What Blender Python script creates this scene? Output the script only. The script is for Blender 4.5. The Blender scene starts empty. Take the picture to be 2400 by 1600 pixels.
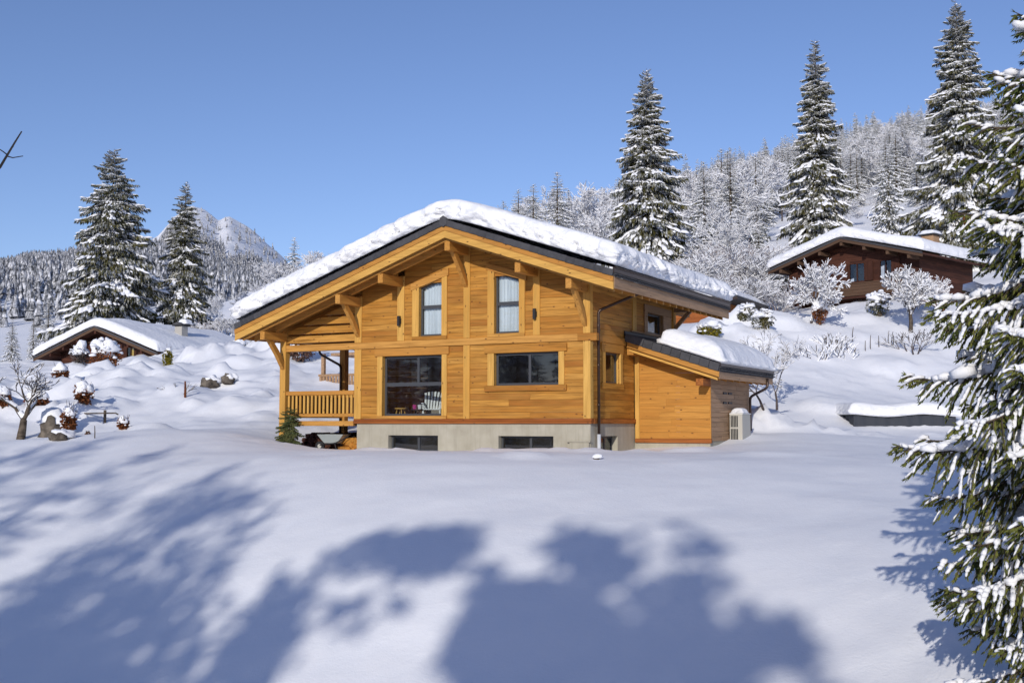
import bpy, math, random
import numpy as np
from mathutils import Vector, Matrix
R = math.radians
rng = np.random.default_rng(7)
random.seed(7)
sc = bpy.context.scene
COL = sc.collection

# ------------------------------------------------------------------ camera, sky, sun, exposure
FPX = 2600.0                      # focal length in pixels of the 2400 px wide photograph
PITCH = math.atan(190 / FPX)
cam_d = bpy.data.cameras.new('camera')
cam = bpy.data.objects.new('camera', cam_d); COL.objects.link(cam)
cam_d.sensor_width = 36; cam_d.lens = 36 * FPX / 2400
cam_d.clip_start = 0.2; cam_d.clip_end = 20000
cam.location = (0, 0, 0); cam.rotation_euler = (R(90) + PITCH, 0, 0)
sc.camera = cam

SUN_AZ, SUN_EL = 16.1, 19.6       # light travels forward (+Y) and 16 degrees to the right
world = bpy.data.worlds.new('World'); sc.world = world; world.use_nodes = True
wn = world.node_tree; wn.nodes.clear()
sky = wn.nodes.new('ShaderNodeTexSky'); sky.sky_type = 'NISHITA'; sky.sun_disc = False
sky.sun_elevation = R(SUN_EL); sky.sun_rotation = R(180 + SUN_AZ)
sky.altitude = 1200; sky.air_density = 1.0; sky.dust_density = 1.0; sky.ozone_density = 5.0
wbg = wn.nodes.new('ShaderNodeBackground'); wbg.inputs['Strength'].default_value = 0.15
wout = wn.nodes.new('ShaderNodeOutputWorld')
tint = wn.nodes.new('ShaderNodeMix'); tint.data_type = 'RGBA'; tint.blend_type = 'MULTIPLY'; tint.inputs[0].default_value = 1.0; tint.inputs[7].default_value = (1.22, .99, 1.0, 1)
wn.links.new(sky.outputs[0], tint.inputs[6]); wn.links.new(tint.outputs[2], wbg.inputs[0]); wn.links.new(wbg.outputs[0], wout.inputs[0])

sun_d = bpy.data.lights.new('sun', 'SUN'); sun_d.energy = 3.3; sun_d.angle = R(0.53); sun_d.color = (1.0, 0.94, 0.85)
sun = bpy.data.objects.new('sun', sun_d); COL.objects.link(sun)
LD = Vector((math.sin(R(SUN_AZ)) * math.cos(R(SUN_EL)), math.cos(R(SUN_AZ)) * math.cos(R(SUN_EL)), -math.sin(R(SUN_EL))))
sun.rotation_euler = LD.to_track_quat('-Z', 'Y').to_euler()
sun.location = (-20, -60, 40)

sc.view_settings.view_transform = 'Standard'; sc.view_settings.look = 'None'
sc.view_settings.gamma = 1.0; sc.view_settings.use_curve_mapping = False
sc.view_settings.exposure = -0.18
sc.render.engine = 'CYCLES'
sc.cycles.use_denoising = True
try: sc.cycles.denoiser = 'OPENIMAGEDENOISE'
except Exception: pass
sc.cycles.max_bounces = 6; sc.cycles.diffuse_bounces = 3; sc.cycles.transparent_max_bounces = 12
sc.cycles.glossy_bounces = 3; sc.cycles.caustics_reflective = False; sc.cycles.caustics_refractive = False

# ------------------------------------------------------------------ helpers
def at(px, py, Y):
    """point at forward distance Y on the ray through pixel (px, py) of the 2400 x 1600 photograph"""
    cx = (px - 1200) / FPX; cy = (800 - py) / FPX
    fw = math.cos(PITCH) - cy * math.sin(PITCH); up = math.sin(PITCH) + cy * math.cos(PITCH)
    return Vector((Y * cx / fw, Y, Y * up / fw))

def mesh_arr(name, V, F, smooth=False):
    V = np.asarray(V, dtype=np.float32); F = np.asarray(F, dtype=np.int32)
    me = bpy.data.meshes.new(name)
    me.vertices.add(len(V)); me.vertices.foreach_set('co', V.ravel())
    k = F.shape[1]; m = len(F)
    me.loops.add(m * k); me.loops.foreach_set('vertex_index', F.ravel())
    me.polygons.add(m); me.polygons.foreach_set('loop_start', np.arange(0, m * k, k, dtype=np.int32))
    if smooth: me.polygons.foreach_set('use_smooth', np.ones(m, dtype=bool))
    me.update(calc_edges=True)
    return me

def link(name, data, m=None, parent=None, loc=None, rot=None):
    o = bpy.data.objects.new(name, data); COL.objects.link(o)
    if parent is not None: o.parent = parent
    if loc is not None: o.location = loc
    if rot is not None: o.rotation_euler = rot
    if m is not None and data is not None and len(data.materials) == 0: data.materials.append(m)
    if name in ('snow_load', 'crown', 'foliage', 'branches', 'stems'): o['kind'] = 'stuff'
    return o

def tag(o, label, cat, group=None, kind=None):
    o['label'] = label; o['category'] = cat
    if group: o['group'] = group
    if kind: o['kind'] = kind
    return o

def empty(name, loc=(0, 0, 0), rz=0.0):
    o = bpy.data.objects.new(name, None); COL.objects.link(o)
    o.location = loc; o.rotation_euler = (0, 0, rz); o.empty_display_size = 0.3
    return o

def copy_tree(o, parent=None):
    c = o.copy(); COL.objects.link(c); c.parent = parent
    for ch in [x for x in o.children]: copy_tree(ch, c)
    return c

class MB:
    def __init__(s): s.v = []; s.f = []
    def add(s, vs, fs):
        n = len(s.v); s.v += [tuple(p) for p in vs]; s.f += [tuple(i + n for i in f) for f in fs]
        return s
    def box(s, x0, x1, y0, y1, z0, z1):
        return s.add([(x0,y0,z0),(x1,y0,z0),(x1,y1,z0),(x0,y1,z0),(x0,y0,z1),(x1,y0,z1),(x1,y1,z1),(x0,y1,z1)],
                     [(0,3,2,1),(4,5,6,7),(0,1,5,4),(1,2,6,5),(2,3,7,6),(3,0,4,7)])
    def prism(s, poly, a0, a1, axis='y'):
        """poly: 2D points; axis y: (x,z); axis x: (y,z); axis z: (x,y)"""
        n = len(poly)
        def P(p, a):
            return (p[0], a, p[1]) if axis == 'y' else ((a, p[0], p[1]) if axis == 'x' else (p[0], p[1], a))
        vs = [P(p, a0) for p in poly] + [P(p, a1) for p in poly]
        fs = [tuple(range(n)), tuple(range(2*n-1, n-1, -1))] + [(i, i+n, (i+1) % n + n, (i+1) % n) for i in range(n)]
        return s.add(vs, fs)
    def tube(s, pts, rad, n=8, cap=True):
        pts = [Vector(p) for p in pts]
        if not hasattr(rad, '__len__'): rad = [rad] * len(pts)
        rings = []; prev = None
        for i, p in enumerate(pts):
            t = (pts[min(i+1, len(pts)-1)] - pts[max(i-1, 0)]).normalized()
            if prev is None:
                a = Vector((0,0,1)) if abs(t.z) < .9 else Vector((1,0,0)); u = t.cross(a).normalized()
            else: u = (prev - t * prev.dot(t)).normalized()
            prev = u; w = t.cross(u)
            rings.append([p + (u*math.cos(2*math.pi*k/n) + w*math.sin(2*math.pi*k/n))*rad[i] for k in range(n)])
        vs = [q for r in rings for q in r]; fs = []
        for i in range(len(pts)-1):
            for k in range(n): fs.append((i*n+k, i*n+(k+1) % n, (i+1)*n+(k+1) % n, (i+1)*n+k))
        if cap: fs += [tuple(range(n-1, -1, -1)), tuple((len(pts)-1)*n + k for k in range(n))]
        return s.add(vs, fs)
    def build(s, name, m, parent=None, loc=None, rot=None, smooth=False, recenter=False):
        v = s.v
        if recenter:
            A = np.array(v); c = (A.min(0) + A.max(0)) / 2; v = [tuple(p) for p in (A - c)]; loc = tuple(c)
        me = bpy.data.meshes.new(name); me.from_pydata(v, [], s.f); me.update()
        if smooth: me.polygons.foreach_set('use_smooth', np.ones(len(me.polygons), dtype=bool))
        return link(name, me, m, parent, loc, rot)

def cbox_mesh(name, dx, dy, dz, c=0.006):
    """box with chamfered edges, centred"""
    h = (dx/2, dy/2, dz/2); c = min(c, min(h)*.45); idx = {}; vs = []
    for sx in (-1,1):
        for sy in (-1,1):
            for sz in (-1,1):
                s = (sx,sy,sz)
                for ax in range(3):
                    idx[(s,ax)] = len(vs); vs.append(tuple(s[k]*(h[k] if k == ax else h[k]-c) for k in range(3)))
    fs = []
    def addf(f):
        p = [Vector(vs[i]) for i in f]; nrm = (p[1]-p[0]).cross(p[2]-p[1]); cen = sum(p, Vector())/len(p)
        fs.append(f if nrm.dot(cen) > 0 else f[::-1])
    for ax in range(3):
        b, d = [(1,2),(0,2),(0,1)][ax]
        for sg in (-1,1):
            q = []
            for (e,g) in ((-1,-1),(1,-1),(1,1),(-1,1)):
                s = [0,0,0]; s[ax] = sg; s[b] = e; s[d] = g; q.append(idx[(tuple(s),ax)])
            addf(tuple(q))
        for e in (-1,1):          # edges parallel to axis ax
            for g in (-1,1):
                s0=[0,0,0]; s0[b]=e; s0[d]=g; s1=list(s0); s0[ax]=-1; s1[ax]=1; s0=tuple(s0); s1=tuple(s1)
                addf((idx[(s0,b)], idx[(s1,b)], idx[(s1,d)], idx[(s0,d)]))
    for sx in (-1,1):
        for sy in (-1,1):
            for sz in (-1,1): addf(tuple(idx[((sx,sy,sz),a)] for a in range(3)))
    me = bpy.data.meshes.new(name); me.from_pydata(vs, [], fs); me.update()
    return me

def bar(name, x0, x1, y0, y1, z0, z1, m, parent, c=0.006):
    """one chamfered timber or block, origin at its own centre"""
    return link(name, cbox_mesh(name, x1-x0, y1-y0, z1-z0, c), m, parent, ((x0+x1)/2, (y0+y1)/2, (z0+z1)/2))

def board(name, poly, a0, a1, m, parent, axis='y'):
    return MB().prism(poly, a0, a1, axis).build(name, m, parent, recenter=True)

def clip_poly(poly, a, b, c):
    """keep a*x + b*z <= c"""
    out = []
    for i in range(len(poly)):
        p, q = poly[i], poly[(i+1) % len(poly)]
        dp = a*p[0]+b*p[1]-c; dq = a*q[0]+b*q[1]-c
        if dp <= 0: out.append(p)
        if dp * dq < 0:
            t = dp/(dp-dq); out.append((p[0]+t*(q[0]-p[0]), p[1]+t*(q[1]-p[1])))
    return out

def _h(ix, iy, iz, seed):
    n = (ix.astype(np.int64)*374761393 + iy.astype(np.int64)*668265263 + iz.astype(np.int64)*2147483647 + seed*1274126177) & 0xffffffff
    n = ((n ^ (n >> 13)) * 1274126177) & 0xffffffff
    n = (n ^ (n >> 16)) & 0xffffffff
    return n / 4294967295.0 * 2 - 1
def vnoise(x, y, z=None, seed=0):
    x = np.asarray(x, float); y = np.asarray(y, float); z = np.zeros_like(x) if z is None else np.asarray(z, float)
    ix, iy, iz = np.floor(x).astype(int), np.floor(y).astype(int), np.floor(z).astype(int)
    fx, fy, fz = x-ix, y-iy, z-iz
    fx, fy, fz = [t*t*t*(t*(t*6-15)+10) for t in (fx, fy, fz)]
    r = 0
    for a in (0,1):
        for b in (0,1):
            for c in (0,1):
                w = (fx if a else 1-fx)*(fy if b else 1-fy)*(fz if c else 1-fz)
                r = r + w*_h(ix+a, iy+b, iz+c, seed)
    return r
def fbm(x, y, z=None, seed=0, o=4, g=.5):
    r = 0; a = 1; t = 0
    for k in range(o):
        f = 2.03**k
        r = r + a*vnoise(np.asarray(x)*f, np.asarray(y)*f, None if z is None else np.asarray(z)*f, seed+k*17); t += a; a *= g
    return r/t
def sstep(a, b, x):
    t = np.clip((np.asarray(x, float)-a)/(b-a), 0, 1); return t*t*(3-2*t)

# ------------------------------------------------------------------ materials
def newmat(name):
    m = bpy.data.materials.new(name); m.use_nodes = True
    nt = m.node_tree; nt.nodes.clear()
    out = nt.nodes.new('ShaderNodeOutputMaterial'); bs = nt.nodes.new('ShaderNodeBsdfPrincipled')
    nt.links.new(bs.outputs[0], out.inputs[0])
    return m, nt, bs
def nd(nt, typ, **kw):
    n = nt.nodes.new(typ)
    for k, v in kw.items():
        if k.startswith('i_'):
            key = k[2:].replace('_', ' ')
            n.inputs[key].default_value = v
        else: setattr(n, k, v)
    return n
def ramp(nt, src, stops):
    r = nt.nodes.new('ShaderNodeValToRGB'); e = r.color_ramp.elements
    while len(e) < len(stops): e.new(0.5)
    for el, (p, c) in zip(e, stops):
        el.position = p; el.color = (c, c, c, 1) if isinstance(c, (int, float)) else (*c, 1)
    nt.links.new(src, r.inputs[0]); return r.outputs[0]
def mixc(nt, fac, a, b, blend='MIX'):
    n = nt.nodes.new('ShaderNodeMix'); n.data_type = 'RGBA'; n.blend_type = blend
    for sock, v in ((n.inputs[0], fac), (n.inputs[6], a), (n.inputs[7], b)):
        if hasattr(v, 'is_output'): nt.links.new(v, sock)
        elif isinstance(v, (int, float)): sock.default_value = v
        else: sock.default_value = (*v, 1)
    return n.outputs[2]
def coords(nt, scale=(1,1,1), kind='Object', rnd=False):
    tc = nt.nodes.new('ShaderNodeTexCoord'); mp = nt.nodes.new('ShaderNodeMapping')
    mp.inputs['Scale'].default_value = scale; src = tc.outputs[kind]
    if rnd:
        oi = nt.nodes.new('ShaderNodeObjectInfo'); mu = nd(nt, 'ShaderNodeMath', operation='MULTIPLY'); mu.inputs[1].default_value = 37.0
        nt.links.new(oi.outputs['Random'], mu.inputs[0]); ad = nd(nt, 'ShaderNodeVectorMath', operation='ADD')
        nt.links.new(src, ad.inputs[0]); nt.links.new(mu.outputs[0], ad.inputs[1]); src = ad.outputs[0]
    nt.links.new(src, mp.inputs[0]); return mp.outputs[0]
def noise(nt, vec, scale, detail=4, rough=.5):
    n = nd(nt, 'ShaderNodeTexNoise'); n.inputs['Scale'].default_value = scale; n.inputs['Detail'].default_value = detail
    n.inputs['Roughness'].default_value = rough; nt.links.new(vec, n.inputs['Vector']); return n.outputs['Fac']
def bump(nt, bs, h, strength, dist):
    b = nd(nt, 'ShaderNodeBump'); b.inputs['Strength'].default_value = strength; b.inputs['Distance'].default_value = dist
    nt.links.new(h, b.inputs['Height']); nt.links.new(b.outputs[0], bs.inputs['Normal'])
def flat(name, col, rough=.6, metal=0., spec=.4):
    m, nt, bs = newmat(name); bs.inputs['Base Color'].default_value = (*col, 1); bs.inputs['Roughness'].default_value = rough
    bs.inputs['Metallic'].default_value = metal; bs.inputs['Specular IOR Level'].default_value = spec
    return m

def snow_mat(name, fine=18.0, coarse=2.2, strength=.35, dist=.05):
    m, nt, bs = newmat(name)
    v = coords(nt); n1 = noise(nt, v, fine, 5, .62); n2 = noise(nt, v, coarse, 3, .5)
    h = nd(nt, 'ShaderNodeMath', operation='MULTIPLY_ADD'); h.inputs[1].default_value = .35
    nt.links.new(n1, h.inputs[0]); nt.links.new(n2, h.inputs[2])
    bump(nt, bs, h.outputs[0], strength, dist)
    nt.links.new(ramp(nt, n2, [(.3, (.86,.875,.905)), (.75, (.90,.905,.92))]), bs.inputs['Base Color'])
    bs.inputs['Roughness'].default_value = .75; bs.inputs['Specular IOR Level'].default_value = .18
    return m
M = {}
M['snow'] = snow_mat('snow', 16, 1.3, .42, .06)
M['snow_roof'] = snow_mat('snow_roof', 11, 3.4, .75, .09)
M['snow_tree'] = snow_mat('snow_tree', 20, 6.0, .4, .03)
M['snow_far'] = flat('snow_far', (.84,.86,.90), .8, 0, .1)

def wood(name, axis, stops, dark=.5, rough=.62, knots=True, streak=1.0, bumps=.25):
    m, nt, bs = newmat(name)
    sl, sw = .9, 15.0
    s = [sw, sw, sw]; s[axis] = sl
    v = coords(nt, tuple(s), rnd=True)
    g = noise(nt, v, 1.0, 6, .6)
    oi = nt.nodes.new('ShaderNodeObjectInfo')
    base = ramp(nt, oi.outputs['Random'], stops)
    k = [3.2, 3.2, 3.2]; k[axis] = .7
    big = noise(nt, coords(nt, tuple(k), rnd=True), 1.0, 3)
    c1 = mixc(nt, ramp(nt, g, [(.38, 0.), (.66, .95*streak)]), base, tuple(dark*x for x in stops[len(stops)//2][1]))
    c1 = mixc(nt, ramp(nt, big, [(.38, 0.), (.70, .75)]), c1, mixc(nt, .55, stops[-1][1], c1))
    if knots:
        kk = [5.0, 5.0, 5.0]; kk[axis] = 2.6
        vo = nd(nt, 'ShaderNodeTexVoronoi'); vo.inputs['Scale'].default_value = 1.0
        nt.links.new(coords(nt, tuple(kk), rnd=True), vo.inputs['Vector'])
        c1 = mixc(nt, ramp(nt, vo.outputs['Distance'], [(.06, .9), (.14, 0.)]), c1, (.10,.035,.012))
    nt.links.new(c1, bs.inputs['Base Color'])
    bs.inputs['Roughness'].default_value = rough; bs.inputs['Specular IOR Level'].default_value = .25
    bump(nt, bs, g, bumps, .01)
    return m
PL = [(0, (.34,.122,.017)), (.18, (.43,.172,.024)), (.5, (.51,.222,.032)), (.85, (.57,.272,.048)), (1, (.62,.32,.072))]
PO = [(0, (.58,.29,.055)), (.5, (.65,.35,.075)), (1, (.69,.40,.10))]
BE = [(0, (.47,.19,.030)), (.5, (.55,.255,.050)), (1, (.61,.31,.075))]
LT = [(0, (.50,.21,.035)), (.5, (.56,.25,.045)), (1, (.60,.29,.06))]
RE = [(0, (.24,.06,.014)), (.5, (.34,.10,.02)), (1, (.42,.15,.03))]
DK = [(0, (.040,.015,.010)), (.5, (.068,.024,.015)), (1, (.105,.038,.022))]
GW = [(0, (.36,.22,.12)), (.5, (.42,.26,.145)), (1, (.46,.29,.17))]
OB = [(0, (.085,.048,.030)), (1, (.13,.075,.045))]
for ax in range(3):
    M['plank%d'%ax] = wood('facade_plank_wood_%s' % 'xyz'[ax], ax, PL)
    M['post%d'%ax] = wood('pale_post_wood_%s' % 'xyz'[ax], ax, PO, .72)
    M['beam%d'%ax] = wood('beam_wood_%s' % 'xyz'[ax], ax, BE, .65)
    M['red%d'%ax] = wood('red_base_wood_%s' % 'xyz'[ax], ax, RE, .5)
    M['dark%d'%ax] = wood('weathered_brown_wood_%s' % 'xyz'[ax], ax, DK, .45, .8)
M['annex0'] = wood('annex_plank_wood_x', 0, LT, .7)
M['annex1'] = wood('annex_plank_wood_y', 1, GW, .6)
M['oldbarge0'] = wood('old_barge_wood', 0, OB, .6, .8)

m, nt, bs = newmat('concrete'); v = coords(nt); n1 = noise(nt, v, 1.4, 6, .6); n2 = noise(nt, coords(nt, (9, 9, .7)), 1.0, 4)
c = mixc(nt, ramp(nt, n1, [(.3, 0.), (.7, 1.)]), (.34,.31,.235), (.46,.43,.345))
c = mixc(nt, ramp(nt, n2, [(.5, 0.), (.8, .55)]), c, (.27,.245,.19))
nt.links.new(c, bs.inputs['Base Color']); bs.inputs['Roughness'].default_value = .9; bump(nt, bs, n1, .3, .02); M['concrete'] = m

m, nt, bs = newmat('slate'); oi = nt.nodes.new('ShaderNodeObjectInfo'); n1 = noise(nt, coords(nt, rnd=True), 7, 5)
c = ramp(nt, oi.outputs['Random'], [(0, (.040,.040,.045)), (1, (.066,.066,.072))])
c = mixc(nt, ramp(nt, n1, [(.4, 0.), (.8, .5)]), c, (.10,.10,.105)); nt.links.new(c, bs.inputs['Base Color'])
bs.inputs['Roughness'].default_value = .75; bs.inputs['Specular IOR Level'].default_value = .3; bump(nt, bs, n1, .3, .01); M['slate'] = m

M['frame'] = flat('window_frame_anthracite', (.055,.058,.064), .45, 0, .5)
M['metal'] = flat('brown_metal', (.055,.034,.026), .35, .55, .5)
M['pvc'] = flat('grey_plastic', (.55,.57,.60), .5)
M['black'] = flat('black_metal', (.02,.02,.022), .5)
M['white'] = flat('white_paint', (.78,.77,.73), .5)
M['cream'] = flat('cream_metal', (.47,.455,.40), .55)
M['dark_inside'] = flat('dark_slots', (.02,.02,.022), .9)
M['plaster'] = flat('interior_plaster', (.30,.26,.22), .9)
M['pink'] = flat('pink_glaze', (.50,.03,.22), .4)
M['yellow'] = flat('yellow_cloth', (.62,.36,.04), .9)
M['render'] = flat('pale_render', (.42,.40,.36), .9)
m, nt, bs = newmat('curtain_cloth'); v = coords(nt, (14, 1, .4)); n1 = noise(nt, v, 1, 2)
nt.links.new(ramp(nt, n1, [(.3, (.60,.63,.66)), (.7, (.82,.83,.84))]), bs.inputs['Base Color']); bs.inputs['Roughness'].default_value = .9
bump(nt, bs, n1, .6, .05); M['curtain'] = m
m = bpy.data.materials.new('window_glass'); m.use_nodes = True; nt = m.node_tree; nt.nodes.clear()
o_ = nt.nodes.new('ShaderNodeOutputMaterial'); gl = nt.nodes.new('ShaderNodeBsdfGlossy'); tr = nt.nodes.new('ShaderNodeBsdfTransparent'); mx = nt.nodes.new('ShaderNodeMixShader')
gl.inputs['Roughness'].default_value = .02; gl.inputs['Color'].default_value = (.95,.97,1,1); tr.inputs['Color'].default_value = (.90,.93,.94,1)
fr = nt.nodes.new('ShaderNodeLayerWeight'); fr.inputs['Blend'].default_value = .35
nt.links.new(ramp(nt, fr.outputs['Facing'], [(0, .045), (.35, .06), (.7, .22), (1, 1.)]), mx.inputs[0]); nt.links.new(tr.outputs[0], mx.inputs[1]); nt.links.new(gl.outputs[0], mx.inputs[2]); nt.links.new(mx.outputs[0], o_.inputs[0]); M['glass'] = m

def leafy(name, a, b, scale=1.5, rough=.7):
    m, nt, bs = newmat(name); n1 = noise(nt, coords(nt, rnd=True), scale, 3, .6)
    nt.links.new(mixc(nt, ramp(nt, n1, [(.35, 0.), (.65, 1.)]), a, b), bs.inputs['Base Color'])
    bs.inputs['Roughness'].default_value = rough; bs.inputs['Specular IOR Level'].default_value = .2
    return m
M['needle'] = leafy('spruce_needles', (.036,.042,.012), (.120,.105,.030), 1.2)
m = M['needle']; nt = m.node_tree; bs = [n_ for n_ in nt.nodes if n_.type == 'BSDF_PRINCIPLED'][0]
src = bs.inputs['Base Color'].links[0].from_socket; fz = noise(nt, coords(nt, (1, 1, .8)), 2.6, 4, .7)
nt.links.new(mixc(nt, ramp(nt, fz, [(.47, 0.), (.60, .80)]), src, (.62,.64,.67)), bs.inputs['Base Color'])      # rime on part of the sprays
M['needle_near'] = leafy('near_spruce_needles', (.058,.080,.018), (.175,.180,.042), 2.5)
M['needle_fresh'] = leafy('young_spruce_needles', (.06,.085,.03), (.14,.14,.05), 4)
M['bark'] = leafy('bark', (.05,.038,.028), (.14,.11,.08), 6)
M['twig'] = leafy('frosted_twig', (.045,.035,.032), (.14,.11,.10), 2)
M['twig_red'] = leafy('reddish_twig', (.10,.045,.03), (.20,.12,.09), 2)
M['brown_leaf'] = leafy('dry_beech_leaf', (.10,.032,.012), (.24,.085,.03), 3)
M['yew'] = leafy('yellow_green_foliage', (.08,.085,.012), (.30,.24,.02), 5)
M['cone'] = leafy('spruce_cone', (.13,.05,.02), (.24,.10,.04), 4)
M['rock'] = leafy('boulder_rock', (.06,.05,.042), (.20,.17,.135), 3, .95)
m, nt, bs = newmat('far_tree'); n1 = noise(nt, coords(nt, (1,1,.55)), .55, 4, .7)
nt.links.new(ramp(nt, n1, [(.40, (.050,.055,.062)), (.52, (.38,.39,.41)), (.62, (.80,.81,.84))]), bs.inputs['Base Color']); bs.inputs['Roughness'].default_value = .9; M['far_tree'] = m
m, nt, bs = newmat('mountain_snow'); ge = nt.nodes.new('ShaderNodeNewGeometry'); sx = nt.nodes.new('ShaderNodeSeparateXYZ'); nt.links.new(ge.outputs['Normal'], sx.inputs[0])
n1 = noise(nt, coords(nt), .02, 8, .68); ad = nd(nt, 'ShaderNodeMath', operation='MULTIPLY_ADD'); ad.inputs[1].default_value = .55
nt.links.new(n1, ad.inputs[0]); nt.links.new(sx.outputs['Z'], ad.inputs[2])
nt.links.new(ramp(nt, ad.outputs[0], [(.80, (.10,.10,.115)), (.93, (.80,.82,.86))]), bs.inputs['Base Color']); bs.inputs['Roughness'].default_value = .9; bump(nt, bs, n1, .8, 8.0); M['mountain'] = m
# ------------------------------------------------------------------ terrain
CP = []
def cp(px, py, Y): CP.append(tuple(at(px, py, Y)))
for px, ys in ((1200, (18.8,21.2,24,27,29.8,33)), (700, (19.8,22.4,25.4,28.4,31.4,34.5)), (1750, (18,20.4,23.2,26.8,30,34)), (2250, (16.4,18.8,21.8,26,30.2,35))):
    for py, Y in zip((1600,1400,1250,1150,1090,1062), ys): cp(px, py, Y)
for px, py, Y in ((0,1600,21.5),(0,1400,25),(0,1200,30.4),(0,1100,35),(0,1030,40),(-300,1600,22),(-300,1200,31),(-300,1060,38.5),
        (350,1400,24),(350,1200,29),(350,1130,31.6),(350,1060,36),(350,1008,41),(350,1022,45),(180,1014,41),(600,1030,40),(650,1047,39),
        (1000,1058,37.5),(1400,1058,35.4),(1550,1052,38),(1667,1030,40),(1740,1012,42),
        (50,1026,45),(200,1003,47),(300,950,50.5),(150,950,50.5),(0,930,52),(400,897,56.5),(500,855,64),(300,888,60),(150,890,63),(0,884,66),(260,872,72),(120,875,74),(420,960,50),(560,900,57),(-250,870,80),
        (600,800,82),(450,812,96),(680,950,51),(700,870,60),(640,1020,44),(250,850,92),(60,850,100),
        (1980,1010,44),(2150,1000,45),(2300,985,46),(2450,960,46),(2100,930,53),(2300,900,55),(1820,940,49),(1900,880,55),(2400,830,60),(1930,824,59),(2070,815,61),
        (2130,775,64),(2250,750,66),(1880,732,77),(1960,724,74.3),(2080,712,71.5),(1950,748,70),(2040,735,68.5),(2250,690,76),(2450,660,80),(1700,800,60),(1760,745,67),(1600,760,70),(2000,640,100),(1750,660,92),
        (1200,700,110),(1500,650,120),(1700,590,125),(2000,560,125),(2300,520,125),(2600,470,125),
        (1200,640,200),(1600,560,200),(1900,470,200),(2300,410,200),(2700,370,200),(1000,640,220),
        (1180,590,380),(1400,550,380),(1620,480,380),(1800,425,380),(2000,365,380),(2150,335,380),(2400,300,380),(2800,260,380),(900,630,380),
        (700,700,150),(600,760,130),(300,800,130),(0,815,130),(-400,830,130),(700,655,260),(500,760,260),(0,800,260),(300,795,260),(-500,820,260),
        (0,795,430),(400,780,430),(720,620,430),(-600,800,430)): cp(px, py, Y)
for q in ((0,11,-5.6),(-15,12,-6.6),(15,9,-5.0),(0,0,-6.0),(0,-20,-6.0),(-30,-20,-6.2),(30,-20,-4.5),(-45,10,-6.4),(45,10,-2.6),(60,40,1.0),(-40,42,-0.6),(-60,60,1.5),
          (0,-60,-5),(-80,-60,-5),(80,-60,-5),(6.5,46,-.7),(0,48,-.8),(-6,50,0.),(4,55,1.2),(2,38,-.95),(-3,41,-.95),(-7.5,43.5,-1.0),(-6.2,43.0,-1.0),(-7.2,42.2,-1.0)): CP.append(q)
CP = np.array(CP); _C = 4.0
_A = np.sqrt(((CP[:, None, :2]-CP[None, :, :2])**2).sum(-1) + _C*_C)
_n = len(CP); _B = np.zeros((_n+3, _n+3)); _B[:_n, :_n] = _A - np.eye(_n)*.02
_B[:_n, _n] = 1; _B[:_n, _n+1:] = CP[:, :2]; _B[_n, :_n] = 1; _B[_n+1:, :_n] = CP[:, :2].T
_W = np.linalg.solve(_B, np.concatenate([CP[:, 2], [0, 0, 0]]))
HUMPS = []
def hump(px, py, Y, r, h): p = at(px, py, Y); HUMPS.append((p.x, p.y, r, h))
for a in ((470,840,66,1.5,.9),(525,835,67,1.2,.8),(560,830,68,1.3,.7),(300,890,62,1.3,.6),(335,893,62,1.0,.55),(375,920,58,1.4,.5),(290,925,57,1.3,.5),(430,815,73,1.3,.9),
          (400,850,68,1.2,.6),(500,800,76,1.4,.8),(600,830,72,1.5,.7),(640,850,70,1.6,.8),(690,860,66,1.6,1.1),(200,900,60,1.2,.7),(130,960,52,1.5,.7),(90,950,53,1.2,.5),(180,985,48.5,1.3,.5),(60,985,49,1.3,.5),(250,985,50,1.4,.4),
          (340,1002,43,1.3,.42),(560,870,63,1.6,.5),(620,900,58,2,.4),(420,960,52,2,.3),(230,880,62,1,.7),(170,870,66,1.2,.9),
          (1660,770,62,1.3,.8),(1700,760,64,1.4,.8),(1740,770,63,1.0,.6),(1640,790,60,1.0,.7),(1720,790,60.5,.8,.5),(1680,785,61,.7,.5),(1770,800,60,1.8,.7),(1690,810,59,1.5,.7),(1820,765,64,2.2,.8),(1880,755,66,1.5,.5),(2010,735,67,1.3,.45),(1975,745,66,1.0,.35),
          (2080,832,58,1.6,.35),(1950,960,48.5,1.6,.35),(1850,1000,43.5,1.6,.35),(1690,1005,41.5,1.0,.5),(1730,990,43,1.2,.45),(1790,995,43,1.1,.3),(1230,1078,31.5,.7,.13),(1840,1060,33,1.2,.1),
          (2160,985,47,2.6,.25),(2330,960,48,2,.5),(2050,990,43.3,.5,.14),(2180,1000,43.3,.5,.14),(2260,990,43.4,.6,.2)): hump(*a)
_hr = random.Random(12)
for k in range(26): hump(850+k*32+_hr.uniform(-12,12), 1057, 39.6-4.4*min(1,k/17)+_hr.uniform(-.9,-.2)+(max(0,k-17)*.22), _hr.uniform(.25,.8), _hr.uniform(.03,.12))
for _ in range(95): hump(_hr.uniform(-40, 690), 900, _hr.uniform(47.5, 76), _hr.uniform(.35, 1.0), _hr.uniform(.12, .42))
HUMPS = np.array(HUMPS)
def terr_base(x, y):
    x = np.asarray(x, float); y = np.asarray(y, float); sh = x.shape
    xc = np.clip(x, -190, 260).ravel(); yc = np.clip(y, -60, 430).ravel(); z = np.empty(xc.size)
    for s in range(0, xc.size, 20000):
        d = np.sqrt((xc[s:s+20000, None]-CP[None, :, 0])**2 + (yc[s:s+20000, None]-CP[None, :, 1])**2 + _C*_C)
        z[s:s+20000] = d @ _W[:_n] + _W[_n] + _W[_n+1]*xc[s:s+20000] + _W[_n+2]*yc[s:s+20000]
    return z.reshape(sh)
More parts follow.
